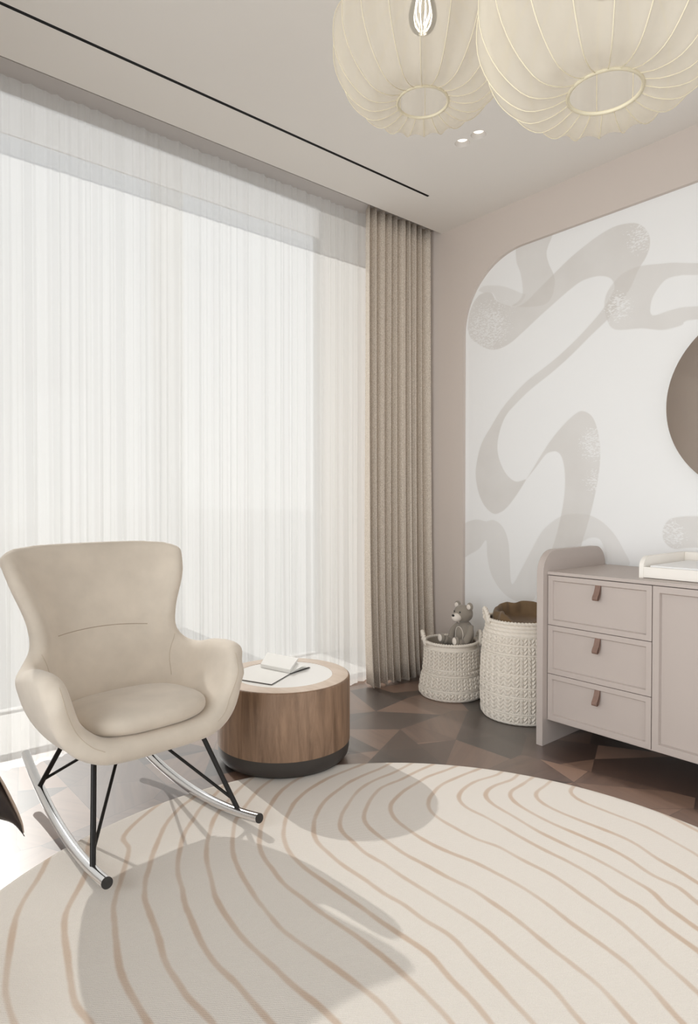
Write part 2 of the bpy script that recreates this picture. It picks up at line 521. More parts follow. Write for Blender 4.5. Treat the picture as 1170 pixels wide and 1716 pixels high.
# window wall: header, piers, mullion
g = Geo()
g.box(XL - .1, XW + .1, YW, YW + .12, 3.27, 3.30)
g.box(2.765, XW + .1, YW, YW + .12, 0, 3.27)
struct('wall_window', g, M['white_wall'])
for i, (a, b) in enumerate(((XL, 2.765),)):
    g = Geo()
    for (x0, x1, z0, z1) in ((a, b, 0, .02), (a, b, 3.25, 3.27), (a, a + .03, .02, 3.25), (b - .03, b, .02, 3.25)):
        g.box(x0, x1, YW + .05, YW + .1, z0, z1)
    w = g.build('window_%d' % (i + 1), M['frame']); w['kind'] = 'structure'
    Geo().box(a + .03, b - .03, YW + .07, YW + .076, .02, 3.25).build('window_pane', M['glass'], w)
struct('trim_3', Geo().box(-60, 60, YW + .3, 160, -0.5, -0.4), M['ground'])
k_ = 7.0 / 3.0
bld = thing('added_diffuser', 'added translucent blind lowered a little over the top of the window behind the sheer', 'diffuser', (XL + .02, YW + .02, 3.26))  # translucent sheet added to even the brightness along the sheer's top
Geo().box(0, 3.04, 0, .0015, -.307, 0).build('diffuser_fabric', M['diffuser'], bld)
Geo().box(0, 3.04, -.002, .004, -.3095, -.3071, .0008).build('bottom_bar', M['white'], bld)
tag(Geo().box(1.31 * k_, 1.427 * k_, 7.0, 7.3, -0.3999, 5.2).build('mullion_stand_in', M['white_wall']), 'white stand-in for the window mullion set outdoors, showing as a faint vertical band through the sheer', 'post')  # stands in for the mullion; moved outdoors so its shadow misses the rug
bpy.data.objects['trim_3']['label'] = 'pale ground outside the window'
g = Geo().box(XL + .0, XL + .012, YB, YW, 0, .07)
struct('baseboard_left', g, M['wall'])
struct('baseboard_right', Geo().box(XW - .010, XW, NY1 + .002, YW, 0, .07), M['wall'])

# slot in the ceiling
g = Geo(); g.box(-0.29, 2.606, 2.4131, 2.4299, ZC + .0004, ZC + .05)
s = g.build('linear_air_vent', M['black']); tag(s, 'long thin black slot vent running across the ceiling beside the curtains', 'vent')

# curtain rail in the recess
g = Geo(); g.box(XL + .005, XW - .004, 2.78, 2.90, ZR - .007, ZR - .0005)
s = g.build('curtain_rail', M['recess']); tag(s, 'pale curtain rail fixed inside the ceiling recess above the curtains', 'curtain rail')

# mural panel at the back of the niche
STR = []
def pz(pts, oy=340): return [(760 + x / 2.854, oy + y / 2.854) for x, y in pts]
A = [(300, 150), (300, 270), (322, 340), (332, 430), (312, 470), (280, 494), (360, 498), (430, 488), (465, 460), (483, 405), (482, 350), (456, 290), (446, 230), (470, 120)]
B = [(120, 420), (140, 400), (190, 395), (250, 402), (325, 432), (345, 440), (320, 480), (275, 497), (235, 484), (205, 462), (187, 430), (150, 432)]
B2 = [(185, 325), (178, 380), (183, 432), (205, 462), (235, 484), (275, 497), (262, 488), (215, 450), (192, 415), (186, 370), (196, 315)]
CC = [(68, 600), (74, 540), (95, 480), (130, 437), (180, 430), (200, 462), (240, 485), (300, 497), (350, 470), (400, 420), (480, 340), (560, 262), (640, 196), (710, 146), (780, 110), (860, 96), (905, 112), (935, 150), (940, 200), (922, 258), (885, 320), (850, 400), (800, 480), (745, 550), (660, 632), (560, 732), (470, 812), (370, 892), (300, 960), (255, 1012), (228, 1070), (212, 1140), (213, 1200), (232, 1260), (262, 1308), (300, 1333), (345, 1322), (352, 1318),
      (400, 1258), (440, 1205), (470, 1190), (497, 1191), (520, 1220), (533, 1290), (532, 1380), (518, 1480), (490, 1598), (462, 1680), (440, 1740), (600, 1740), (612, 1640), (636, 1560), (665, 1450), (690, 1330), (702, 1230), (700, 1150), (685, 1070), (660, 1018), (620, 996), (585, 1008), (530, 1058), (470, 1130), (420, 1205), (372, 1285), (350, 1320), (310, 1385), (262, 1450), (225, 1480), (190, 1486), (150, 1450), (122, 1390), (107, 1310), (112, 1240), (135, 1150), (180, 1070), (232, 985), (290, 915), (360, 845), (480, 752), (590, 650), (690, 540), (740, 470), (768, 415), (768, 385), (750, 360), (715, 350), (670, 354), (610, 376), (545, 425), (480, 482), (410, 545), (330, 620), (270, 672), (210, 700), (160, 697), (110, 670), (80, 640)]
G_ = [(1820, 290), (1170, 288), (1060, 286), (1000, 290), (890, 303), (820, 332), (775, 372), (735, 430), (722, 490), (735, 560), (775, 606), (900, 600), (1000, 608), (1090, 586), (1170, 556), (1820, 530), (1820, 470), (1170, 494), (1050, 510), (952, 538), (945, 480), (968, 425), (1015, 368), (1080, 348), (1170, 345), (1820, 352)]
FF = [(30, 130), (50, 108), (85, 92), (120, 88), (155, 96), (190, 90), (225, 110), (250, 150), (265, 210), (270, 300), (280, 397), (325, 325), (375, 230), (420, 150), (470, 100), (530, 66), (600, 60), (660, 70), (720, 105), (775, 165), (815, 235), (842, 305), (745, 305), (725, 235), (700, 182), (655, 175), (615, 195), (560, 230), (480, 270), (430, 310), (410, 400), (385, 470), (330, 486), (265, 460), (215, 410), (178, 340), (162, 260), (157, 186), (125, 225), (85, 250), (40, 262)]
HH = [(1700, 70), (1170, 71), (1100, 73), (1040, 84), (1010, 115), (1000, 160), (1015, 200), (1060, 228), (1170, 222), (1700, 230)]
# tone, dry-brush centre (px,py,radius)
STR = [(pz(A), .55, (0, 0, 1)), (pz(B), .38, (0, 0, 1)), (pz(CC), .62, (0, 0, 1)), (pz(G_), .55, (0, 0, 1)), (pz(FF, 840), .42, (0, 0, 1)), (pz(HH, 840), .6, (0, 0, 1))]
DRY = [(160, 600, 130, 340), (900, 160, 80, 340), (680, 1150, 90, 340), (690, 1330, 60, 340), (1040, 150, 70, 840), (790, 500, 70, 340)]
XM = XW + .0225
ys = np.arange(NY0, 0.2, 0.19).tolist() + np.arange(0.2, 2.54, 0.004).tolist()
zs = np.arange(0, .5, .1).tolist() + np.arange(0.5, 2.545, 0.004).tolist()
ys = np.array(ys); zs = np.array(zs)
YY, ZZ = np.meshgrid(ys, zs, indexing='ij')
P = np.stack([YY.ravel(), ZZ.ravel()], 1)
val = np.zeros(len(P)); dry = np.zeros(len(P))
def poly_cover(poly2, P, soft=0.004):
    Q = np.array(poly2)
    lo = Q.min(0) - .02; hi = Q.max(0) + .02
    idx = np.where((P[:, 0] > lo[0]) & (P[:, 0] < hi[0]) & (P[:, 1] > lo[1]) & (P[:, 1] < hi[1]))[0]
    p = P[idx]; inside = np.zeros(len(p), bool); dist = np.full(len(p), 1e9)
    n = len(Q)
    for i in range(n):
        a = Q[i]; b = Q[(i + 1) % n]
        c = ((a[1] > p[:, 1]) != (b[1] > p[:, 1]))
        with np.errstate(divide='ignore', invalid='ignore'):
            xi = (b[0] - a[0]) * (p[:, 1] - a[1]) / (b[1] - a[1]) + a[0]
        inside ^= (c & (p[:, 0] < xi))
        ab = b - a; t = np.clip(((p - a) @ ab) / max(ab @ ab, 1e-12), 0, 1)
        d = np.hypot(*(p - (a + t[:, None] * ab)).T)
        dist = np.minimum(dist, d)
    sd = np.where(inside, dist, -dist)
    out = np.zeros(len(P)); out[idx] = np.clip(sd / soft + .5, 0, 1)
    return out
for (pl, tone_, _) in STR:
    # resample the outline as a smooth closed curve before moving it on to the wall
    q = [tuple(wall_pt(x, y, XM)[1:]) for x, y in pl]
    qq = catmull(q + [q[0]], 4)[:-1]
    cov = poly_cover([tuple(a) for a in qq], P)
    val = 1 - (1 - val) * (1 - cov * tone_)
for (x, y, rad_, oy) in DRY:
    c = wall_pt(760 + x / 2.854, oy + y / 2.854, XM)[1:]
    c2 = wall_pt(760 + (x + rad_) / 2.854, oy + y / 2.854, XM)[1:]
    R_ = abs(c[0] - c2[0]) + .02
    dd = np.hypot(P[:, 0] - c[0], P[:, 1] - c[1])
    dry = np.maximum(dry, np.clip(1.45 - dd / R_, 0, 1))
ny, nz_ = len(ys), len(zs)
ii = (np.arange(ny - 1)[:, None] * nz_ + np.arange(nz_ - 1)[None, :]).ravel()
quads = np.stack([ii, ii + 1, ii + nz_ + 1, ii + nz_], 1)
me = bpy.data.meshes.new('mural_panel')
me.vertices.add(len(P)); co_ = np.stack([np.full(len(P), XM), P[:, 0], P[:, 1]], 1)
me.vertices.foreach_set('co', co_.ravel())
me.loops.add(len(quads) * 4); me.loops.foreach_set('vertex_index', quads.ravel())
me.polygons.add(len(quads)); me.polygons.foreach_set('loop_start', np.arange(0, len(quads) * 4, 4))
me.update(calc_edges=True)
at = me.attributes.new('paint', 'FLOAT', 'POINT'); at.data.foreach_set('value', val.astype(np.float32))
at = me.attributes.new('dry', 'FLOAT', 'POINT'); at.data.foreach_set('value', dry.astype(np.float32))
m, nt, N, L, p = new_mat('mural_paint')
a1 = nd('ShaderNodeAttribute', attribute_name='paint'); a2 = nd('ShaderNodeAttribute', attribute_name='dry')
tc = nd('ShaderNodeTexCoord')
mpp = nd('ShaderNodeMapping'); mpp.inputs['Rotation'].default_value = (0.7, 0, 0); mpp.inputs['Scale'].default_value = (1, 1.0, 2.6)
L.new(tc.outputs['Object'], mpp.inputs[0])
n1 = nd('ShaderNodeTexNoise'); n1.inputs['Scale'].default_value = 70; n1.inputs['Detail'].default_value = 3; L.new(mpp.outputs[0], n1.inputs['Vector'])
n2 = nd('ShaderNodeTexNoise'); n2.inputs['Scale'].default_value = 5; n2.inputs['Detail'].default_value = 3; L.new(tc.outputs['Object'], n2.inputs['Vector'])
speck = mth('GREATER_THAN', n1.outputs['Fac'], mth('SUBTRACT', 0.86, mth('MULTIPLY', a2.outputs['Fac'], 0.35)))
tone_f = mth('MULTIPLY', a1.outputs['Fac'], mth('ADD', 0.62, mth('MULTIPLY', n2.outputs['Fac'], 0.6)))
tone_f = mth('MULTIPLY', tone_f, mth('SUBTRACT', 1.0, mth('MULTIPLY', speck, 0.75)))
mx = nd('ShaderNodeMixRGB'); mx.inputs[1].default_value = lin(233, 232, 231); mx.inputs[2].default_value = lin(200, 194, 188)
L.new(tone_f, mx.inputs[0]); L.new(mx.outputs[0], p.inputs['Base Color']); p.inputs['Roughness'].default_value = .85; p.inputs['Specular IOR Level'].default_value = .2
me.materials.append(m)
mo = link(bpy.data.objects.new('mural_panel', me))
tag(mo, 'pale wall mural of looping taupe brush strokes inside the round-cornered niche', 'mural')

# ------------------------------------------------------------------ curtains
def curtain(name, x0, x1, y0, folds, material, z0, z1, flare, seed, nx, nz, flat_edge=True, xtop=None):
    rnd = random.Random(seed)
    V = []; F = []
    for j in range(nz + 1):
        tz = j / nz
        z = z0 + (z1 - z0) * tz
        for i in range(nx + 1):
            s = i / nx
            y = 0.0; dx = 0.0
            for (f, a, ph, dr) in folds:
                arg = 2 * PI * f * s + ph + dr * math.sin(2.1 * tz + ph) * (1 - tz)
                y += a * math.sin(arg) * (0.8 + .35 * (1 - tz))
                dx += .3 * a * math.sin(2 * arg)
            y += flare * (1 - tz) ** 6 * math.sin(s * 9 + seed)
            V.append((x0 + (x1 - x0) * s + dx, y0 + y, z + (.004 * math.sin(s * 60) if j == 0 else 0)))
    for j in range(nz):
        for i in range(nx):
            a = j * (nx + 1) + i
            F.append((a, a + 1, a + nx + 2, a + nx + 1))
    return mesh_obj(name, V, F, material, None, True)
sh = curtain('sheer_curtain', XL + .04, 2.60, 2.885, [(53, .006, .3, 1.2), (31, .005, 1.7, 1.5), (83, .0028, .9, .6), (13, .004, 2.2, .8)], M['sheer'], .006, ZR - .009, .008, 3, 1500, 16)
tag(sh, 'white floor-length sheer curtain covering the whole window', 'curtain')

def linen(name, x0, x1, y0, seed, nfold, label):
    rnd = random.Random(seed)
    # zig-zag of rounded pleats
    base = []
    n = nfold * 2
    xs = np.cumsum([0] + [rnd.uniform(.6, 1.4) for _ in range(n)]); xs = xs / xs[-1]
    amp = [rnd.uniform(.7, 1.1) * (.036 if k % 2 else -.030) for k in range(n + 1)]
    nz = 24; rows = []
    drift = [rnd.uniform(-.012, .012) for _ in range(n + 1)]
    for j in range(nz + 1):
        tz = j / nz; z = .012 + (ZR - .010 - .012) * tz
        w = 1.0 + .05 * (1 - tz)
        cp = []
        for k in range(n + 1):
            x = x0 + (x1 - x0) * (0.5 + (xs[k] - .5) * (w if tz < 1 else 1)) + drift[k] * (1 - tz)
            y = y0 + amp[k] * (.8 + .45 * (1 - tz) ** 2) - .03 * (1 - tz) ** 8
            cp.append((x, y, z + (.012 * math.sin(k * 2.3) if j == 0 else 0)))
            # overhang: doubled points make the pleats stand as flat-sided tubes
            cp.append((x + (.004 if k % 2 else -.004), y + (.006 if k % 2 else -.006) * 1.0, z))
        rows.append(catmull(cp, 5))
    m_ = len(rows[0]); V = [tuple(q) for r_ in rows for q in r_]
    F = []
    for j in range(nz):
        for i in range(m_ - 1):
            a = j * m_ + i
            F.append((a, a + 1, a + m_ + 1, a + m_))
    o = mesh_obj(name, V, F, M['linen'], None, True)
    sm = o.modifiers.new('thick', 'SOLIDIFY'); sm.thickness = .003; sm.offset = 0
    return tag(o, label, 'curtain')
linen('linen_curtain', 2.475, 2.985, 2.79, 11, 9, 'beige linen curtain hanging in pleats in the corner by the mural wall')
linen('linen_curtain', XL + .03, 0.02, 2.79, 5, 6, 'beige linen curtain at the far left end, seen only in the mirror')

# ------------------------------------------------------------------ rug
RC = (1.047, 0.976); RR = 1.198; RZ = .012
LN = {
1: [(62,1475),(46,1498),(29,1531),(20,1570),(13,1616),(9,1660),(23,1713)],
2: [(146,1454),(131,1490),(110,1531),(108,1565),(114,1608),(119,1647),(128,1685),(149,1711)],
3: [(206,1407),(216,1420),(211,1447),(202,1479),(193,1507),(192,1544),(195,1583),(203,1631),(223,1672),(246,1711)],
4: [(320,1340),(307,1349),(290,1366),(270,1398),(255,1434),(244,1473),(242,1505),(253,1536),(267,1575),(280,1618),(297,1644),(315,1672),(351,1708)],
5: [(337,1353),(326,1370),(309,1396),(301,1428),(298,1458),(306,1490),(320,1539),(338,1580),(364,1618),(392,1644),(425,1682),(451,1711)],
6: [(375,1350),(360,1370),(352,1394),(346,1424),(351,1462),(360,1500),(372,1524),(395,1557),(423,1588),(454,1616),(492,1652),(531,1683),(561,1711)],
7: [(436,1321),(421,1338),(411,1351),(394,1377),(390,1402),(392,1436),(402,1460),(420,1491),(443,1523),(474,1559),(513,1588),(556,1618),(597,1649),(633,1677),(661,1708)],
8: [(472,1325),(453,1351),(440,1377),(436,1398),(438,1428),(455,1454),(479,1484),(507,1505),(556,1541),(595,1567),(638,1600),(677,1634),(715,1670),(754,1711)],
9: [(592,1287),(550,1304),(515,1325),(492,1347),(479,1372),(475,1398),(485,1428),(507,1451),(537,1473),(567,1494),(592,1511),(638,1544),(677,1570),(723,1603),(754,1639),(790,1675),(820,1711)],
10: [(635,1289),(599,1304),(571,1321),(549,1338),(532,1362),(526,1387),(532,1411),(549,1428),(581,1454),(613,1475),(645,1498),(677,1516),(715,1544),(751,1565),(784,1598),(818,1634),(856,1675),(890,1711)],
11: [(673,1288),(641,1302),(603,1323),(584,1347),(571,1372),(571,1389),(592,1411),(613,1430),(641,1446),(673,1468),(705,1488),(739,1509),(779,1534),(818,1562),(856,1595),(895,1628),(929,1659),(957,1693)],
12: [(709,1288),(673,1306),(641,1319),(618,1345),(610,1372),(628,1395),(652,1413),(680,1432),(716,1451),(752,1471),(791,1490),(823,1511),(856,1534),(895,1565),(929,1593),(972,1626),(1011,1659),(1044,1695)],
13: [(752,1289),(716,1302),(690,1317),(667,1334),(655,1349),(658,1366),(680,1387),(705,1404),(748,1426),(791,1443),(833,1464),(870,1484),(921,1518),(967,1554),(1011,1585),(1054,1618),(1093,1657),(1126,1695)],
14: [(791,1293),(759,1306),(727,1328),(718,1349),(731,1368),(759,1385),(801,1407),(838,1420),(870,1438),(921,1464),(972,1498),(1024,1534),(1075,1577),(1113,1613),(1165,1659)],
15: [(829,1300),(801,1308),(776,1323),(769,1336),(782,1353),(812,1368),(851,1390),(891,1413),(945,1440),(1000,1471),(1039,1500),(1075,1521),(1126,1562),(1165,1590)],
16: [(859,1306),(833,1315),(814,1332),(823,1345),(857,1366),(904,1394),(959,1421),(1014,1448),(1058,1473),(1090,1492),(1115,1517),(1145,1539),(1167,1555)],
17: [(883,1309),(858,1325),(863,1344),(904,1369),(959,1394),(1014,1418),(1055,1440),(1096,1468),(1137,1487),(1167,1511)],
18: [(915,1316),(899,1328),(907,1344),(932,1358),(973,1375),(1014,1391),(1058,1410),(1096,1435),(1137,1459),(1167,1478)],
19: [(956,1325),(962,1334),(1000,1353),(1041,1369),(1077,1383),(1123,1407),(1167,1432)]}
cp = []; cv = []
for k, pts in LN.items():
    for (x, y) in pts:
        q = floor_pt(x, y, RZ); cp.append(q[:2]); cv.append(k)
cp = np.array(cp); cv = np.array(cv, float)
def kern(D): 
    return np.where(D > 1e-9, D * D * np.log(np.maximum(D, 1e-9)), 0)
D = np.linalg.norm(cp[:, None] - cp[None], axis=2)
nK = len(cp)
Am = np.zeros((nK + 3, nK + 3)); Am[:nK, :nK] = kern(D) + np.eye(nK) * 2e-4
Am[:nK, nK] = 1; Am[:nK, nK + 1:] = cp; Am[nK, :nK] = 1; Am[nK + 1:, :nK] = cp.T
sol = np.linalg.solve(Am, np.concatenate([cv, [0, 0, 0]]))
def phase(Q):
    out = np.zeros(len(Q))
    for s0 in range(0, len(Q), 4000):
        q = Q[s0:s0 + 4000]
        Dq = np.linalg.norm(q[:, None] - cp[None], axis=2)
        out[s0:s0 + 4000] = kern(Dq) @ sol[:nK] + sol[nK] + q @ sol[nK + 1:]
    return out
# polar-topped disc: grid rings
nr, na = 96, 300
V = [(RC[0], RC[1])]
for i in range(1, nr + 1):
    for k in range(na):
        a = 2 * PI * k / na
        V.append((RC[0] + RR * i / nr * math.cos(a), RC[1] + RR * i / nr * math.sin(a)))
Q = np.array(V); ph = phase(Q); ep = .004
gx = (phase(Q + [ep, 0]) - phase(Q - [ep, 0])) / (2 * ep); gy = (phase(Q + [0, ep]) - phase(Q - [0, ep])) / (2 * ep)
grad = np.maximum(np.hypot(gx, gy), 4.0)
F = [(0, 1 + k, 1 + (k + 1) % na) for k in range(na)]
for i in range(nr - 1):
    for k in range(na):
        a = 1 + i * na + k; b_ = 1 + i * na + (k + 1) % na
        F.append((a, a + na, b_ + na, b_))
nv = len(V)
V3 = [(x, y, RZ) for x, y in V]
base = 1 + (nr - 1) * na
for (dr, zz) in ((.004, RZ - .004), (.005, .001)):
    for k in range(na):
        a = 2 * PI * k / na
        V3.append((RC[0] + (RR + dr) * math.cos(a), RC[1] + (RR + dr) * math.sin(a), zz))
for ring in range(2):
    top = base if ring == 0 else nv; bot = nv + ring * na
    for k in range(na):
        F.append((top + k, bot + k, bot + (k + 1) % na, top + (k + 1) % na))
rug = mesh_obj('round_rug', V3, F, None, None, True)
ext = np.concatenate([ph, ph[-na:], ph[-na:]]); eg = np.concatenate([grad, grad[-na:], grad[-na:]])
rug.data.attributes.new('phase', 'FLOAT', 'POINT').data.foreach_set('value', ext.astype(np.float32))
rug.data.attributes.new('grad', 'FLOAT', 'POINT').data.foreach_set('value', eg.astype(np.float32))
m, nt, N, L, p = new_mat('rug_wool')
a1 = nd('ShaderNodeAttribute', attribute_name='phase'); a2 = nd('ShaderNodeAttribute', attribute_name='grad')
tc = nd('ShaderNodeTexCoord')
n1 = nd('ShaderNodeTexNoise'); n1.inputs['Scale'].default_value = 26; n1.inputs['Detail'].default_value = 4; L.new(tc.outputs['Object'], n1.inputs['Vector'])
n3 = nd('ShaderNodeTexNoise'); n3.inputs['Scale'].default_value = 5; n3.inputs['Detail'].default_value = 2; L.new(tc.outputs['Object'], n3.inputs['Vector'])
n4 = nd('ShaderNodeTexNoise'); n4.inputs['Scale'].default_value = 420; n4.inputs['Detail'].default_value = 2; L.new(tc.outputs['Object'], n4.inputs['Vector'])
fr_ = mth('FRACT', mth('ADD', a1.outputs['Fac'], .5))
dist = mth('DIVIDE', mth('ABSOLUTE', mth('SUBTRACT', fr_, .5)), a2.outputs['Fac'])
dist = mth('ADD', dist, mth('MULTIPLY', mth('SUBTRACT', n1.outputs['Fac'], .5), .004))
wid = mth('ADD', .0048, mth('MULTIPLY', n3.outputs['Fac'], .007))
ln_ = nd('ShaderNodeMapRange'); ln_.interpolation_type = 'SMOOTHSTEP'
L.new(mth('SUBTRACT', dist, wid), ln_.inputs['Value']); ln_.inputs['From Min'].default_value = -.005; ln_.inputs['From Max'].default_value = .003
ln_.inputs['To Min'].default_value = 1; ln_.inputs['To Max'].default_value = 0
lf = mth('MULTIPLY', ln_.outputs[0], mth('ADD', .22, mth('MULTIPLY', n3.outputs['Fac'], .75)))
baser = nd('ShaderNodeMixRGB'); baser.inputs[1].default_value = lin(212, 204, 195); baser.inputs[2].default_value = lin(232, 225, 217); L.new(n4.outputs['Fac'], baser.inputs[0])
mx = nd('ShaderNodeMixRGB'); mx.inputs[2].default_value = lin(190, 160, 134); L.new(lf, mx.inputs[0]); L.new(baser.outputs[0], mx.inputs[1])
L.new(mx.outputs[0], p.inputs['Base Color']); p.inputs['Roughness'].default_value = .97; p.inputs['Specular IOR Level'].default_value = .1
p.inputs['Sheen Weight'].default_value = .15
wv = nd('ShaderNodeTexWave', wave_type='BANDS', bands_direction='DIAGONAL'); wv.inputs['Scale'].default_value = 90; wv.inputs['Distortion'].default_value = 1.5
L.new(tc.outputs['Object'], wv.inputs['Vector'])
hh = mth('ADD', mth('MULTIPLY', wv.outputs['Fac'], .4), n4.outputs['Fac'])
b = nd('ShaderNodeBump'); b.inputs['Strength'].default_value = .55; b.inputs['Distance'].default_value = .0025
L.new(hh, b.inputs['Height']); L.new(b.outputs[0], p.inputs['Normal'])
rug.data.materials.append(m)
tag(rug, 'large round cream rug with flowing tan contour lines', 'rug')

# ------------------------------------------------------------------ rocking chair
TH = math.radians(4.0)
ch = thing('rocking_chair', 'beige velvet wingback rocking chair on chrome rockers with black legs', 'chair', (.840, 1.910, RZ), TH)
CAGE = [  # rows front -> top, columns centre -> edge : (x, depth, z) above rug
 [(0,.025,.322),(.10,.025,.322),(.190,.03,.332),(.265,.045,.380),(.302,.06,.475)],
 [(0,.11,.315),(.10,.11,.315),(.200,.11,.33),(.280,.11,.42),(.316,.085,.538)],
 [(0,.24,.31),(.11,.24,.31),(.208,.24,.325),(.290,.24,.42),(.320,.22,.537)],
 [(0,.38,.33),(.11,.38,.33),(.205,.37,.345),(.276,.35,.44),(.308,.33,.514)],
 [(0,.465,.41),(.10,.46,.41),(.190,.445,.43),(.240,.415,.49),(.272,.395,.528)],
 [(0,.495,.54),(.09,.49,.54),(.165,.475,.545),(.212,.45,.565),(.238,.425,.585)],
 [(0,.535,.68),(.09,.53,.68),(.175,.515,.68),(.225,.48,.68),(.247,.44,.68)],
 [(0,.58,.82),(.10,.575,.82),(.20,.555,.82),(.266,.515,.815),(.297,.465,.81)],
 [(0,.60,.908),(.10,.597,.908),(.205,.58,.906),(.283,.545,.900),(.318,.508,.885)]]
rows = []
for r_ in CAGE:
    full = [(-x, y, z) for (x, y, z) in reversed(r_[1:])] + list(r_)
    rows.append(catmull(full, 6))
cols = len(rows[0])
grid = []
colsmooth = [catmull([rows[i][j] for i in range(len(rows))], 6) for j in range(cols)]
nR = len(colsmooth[0])
S = np.array([[colsmooth[j][i] for j in range(cols)] for i in range(nR)])
du = np.gradient(S, axis=1); dv = np.gradient(S, axis=0)
Nn = np.cross(du, dv); Nn /= np.linalg.norm(Nn, axis=2)[:, :, None]
T = .068
tv = np.full((nR, cols), T)
for i in range(nR):
    q = i / (nR - 1)
    tv[i, :] = T * (1.12 - .38 * max(0, (q - .5) * 2))
V = []; F = []; idx = {}
def addv(p_): V.append(tuple(p_)); return len(V) - 1
inn = [[addv(S[i, j] + Nn[i, j] * tv[i, j] / 2) for j in range(cols)] for i in range(nR)]
outr = [[addv(S[i, j] - Nn[i, j] * tv[i, j] / 2) for j in range(cols)] for i in range(nR)]
for i in range(nR - 1):
    for j in range(cols - 1):
        F.append((inn[i][j], inn[i][j + 1], inn[i + 1][j + 1], inn[i + 1][j]))
        F.append((outr[i][j], outr[i + 1][j], outr[i + 1][j + 1], outr[i][j + 1]))
bd = [(0, j) for j in range(cols)] + [(i, cols - 1) for i in range(1, nR)] + [(nR - 1, j) for j in range(cols - 2, -1, -1)] + [(i, 0) for i in range(nR - 2, 0, -1)]
nb = len(bd)
NS = 8
rings = []
Tn = []
for (i, j) in bd:
    t_ = np.zeros(3)
    if i == 0: t_ -= dv[i, j] / np.linalg.norm(dv[i, j])
    if i == nR - 1: t_ += dv[i, j] / np.linalg.norm(dv[i, j])
    if j == 0: t_ -= du[i, j] / np.linalg.norm(du[i, j])
    if j == cols - 1: t_ += du[i, j] / np.linalg.norm(du[i, j])
    Tn.append(t_ / np.linalg.norm(t_))
Tn = np.array(Tn)
for _ in range(6): Tn = (np.roll(Tn, 1, 0) + Tn * 2 + np.roll(Tn, -1, 0)) / 4
for b_i, (i, j) in enumerate(bd):
    n_ = Nn[i, j]; t_ = Tn[b_i] - n_ * (Tn[b_i] @ n_); t_ /= np.linalg.norm(t_)
    ring = [inn[i][j]]
    for k in range(1, NS):
        a = PI * k / NS
        ring.append(addv(S[i, j] + (n_ * math.cos(a) + t_ * math.sin(a)) * tv[i, j] / 2))
    ring.append(outr[i][j]); rings.append(ring)
for b_i in range(nb):
    r0, r1 = rings[b_i], rings[(b_i + 1) % nb]
    for k in range(NS): F.append((r0[k], r0[k + 1], r1[k + 1], r1[k]))
g = Geo().add(V, F); shell = g.build('upholstered_shell', M['chair'], ch, True, angle=180)
md = shell.modifiers.new('remesh', 'REMESH'); md.mode = 'VOXEL'; md.voxel_size = .0075; md.use_smooth_shade = True
md = shell.modifiers.new('smooth', 'SMOOTH'); md.factor = .5; md.iterations = 30
bpy.context.view_layer.update()
dg = bpy.context.evaluated_depsgraph_get()
me = bpy.data.meshes.new_from_object(shell.evaluated_get(dg))
shell.modifiers.clear(); shell.data = me
if not me.materials: me.materials.append(M['chair'])
me.polygons.foreach_set('use_smooth', [True] * len(me.polygons))
from mathutils.bvhtree import BVHTree
bvh = BVHTree.FromPolygons([v.co.copy() for v in me.vertices], [tuple(q.vertices) for q in me.polygons])
def snap(pts):
    out_ = []
    for q in pts:
        c_, n_, _, _ = bvh.find_nearest(Vector(q)); out_.append(c_ + n_ * .0001)
    o2 = [Vector(q) for q in out_]
    for _ in range(3):
        o2 = [o2[0]] + [(o2[i - 1] + o2[i] * 2 + o2[i + 1]) / 4 for i in range(1, len(o2) - 1)] + [o2[-1]]
    return [bvh.find_nearest(q)[0] for q in o2]
# seams
def surf(i, u, side=1):
    """inner surface point; i = row in cage units, u = -4..4"""
    a = min(nR - 1, max(0, int(round(i * 6)))); b2 = min(cols - 1, max(0, int(round((u + 4) * 6))))
    return S[a, b2] + Nn[a, b2] * side * (tv[a, b2] / 2 - .0002)
cx_ = lambda i, u: S[min(nR - 1, int(i * 6)), min(cols - 1, int(round((u + 4) * 6)))] + Nn[min(nR - 1, int(i * 6)), min(cols - 1, int(round((u + 4) * 6)))] * .03
g = Geo(); g.tube(snap([cx_(5.75, 0) * np.array([0, 1, 1]) + np.array([x, -.25 * x * x, -.02 - .55 * x * x]) for x in np.linspace(-.20, .20, 40)]), .0015, 6)
g.build('back_seam', M['seam'], ch, True)
for sgn in (-1, 1):
    a_ = [np.array([sgn * .215, .36, .425]), np.array([sgn * .222, .385, .50]), np.array([sgn * .245, .385, .575])]
    g = Geo(); g.tube(snap(catmull(a_, 14)), .0013, 6)
    g.build('arm_seam', M['seam_light'], ch, True)
    a_ = [np.array([sgn * .305, .045, .555]), np.array([sgn * .290, .015, .47]), np.array([sgn * .24, -.005, .38]), np.array([sgn * .195, -.01, .345])]
    g = Geo(); g.tube(snap(catmull(a_, 14)), .0012, 6)
    g.build('front_seam', M['seam_light'], ch, True)
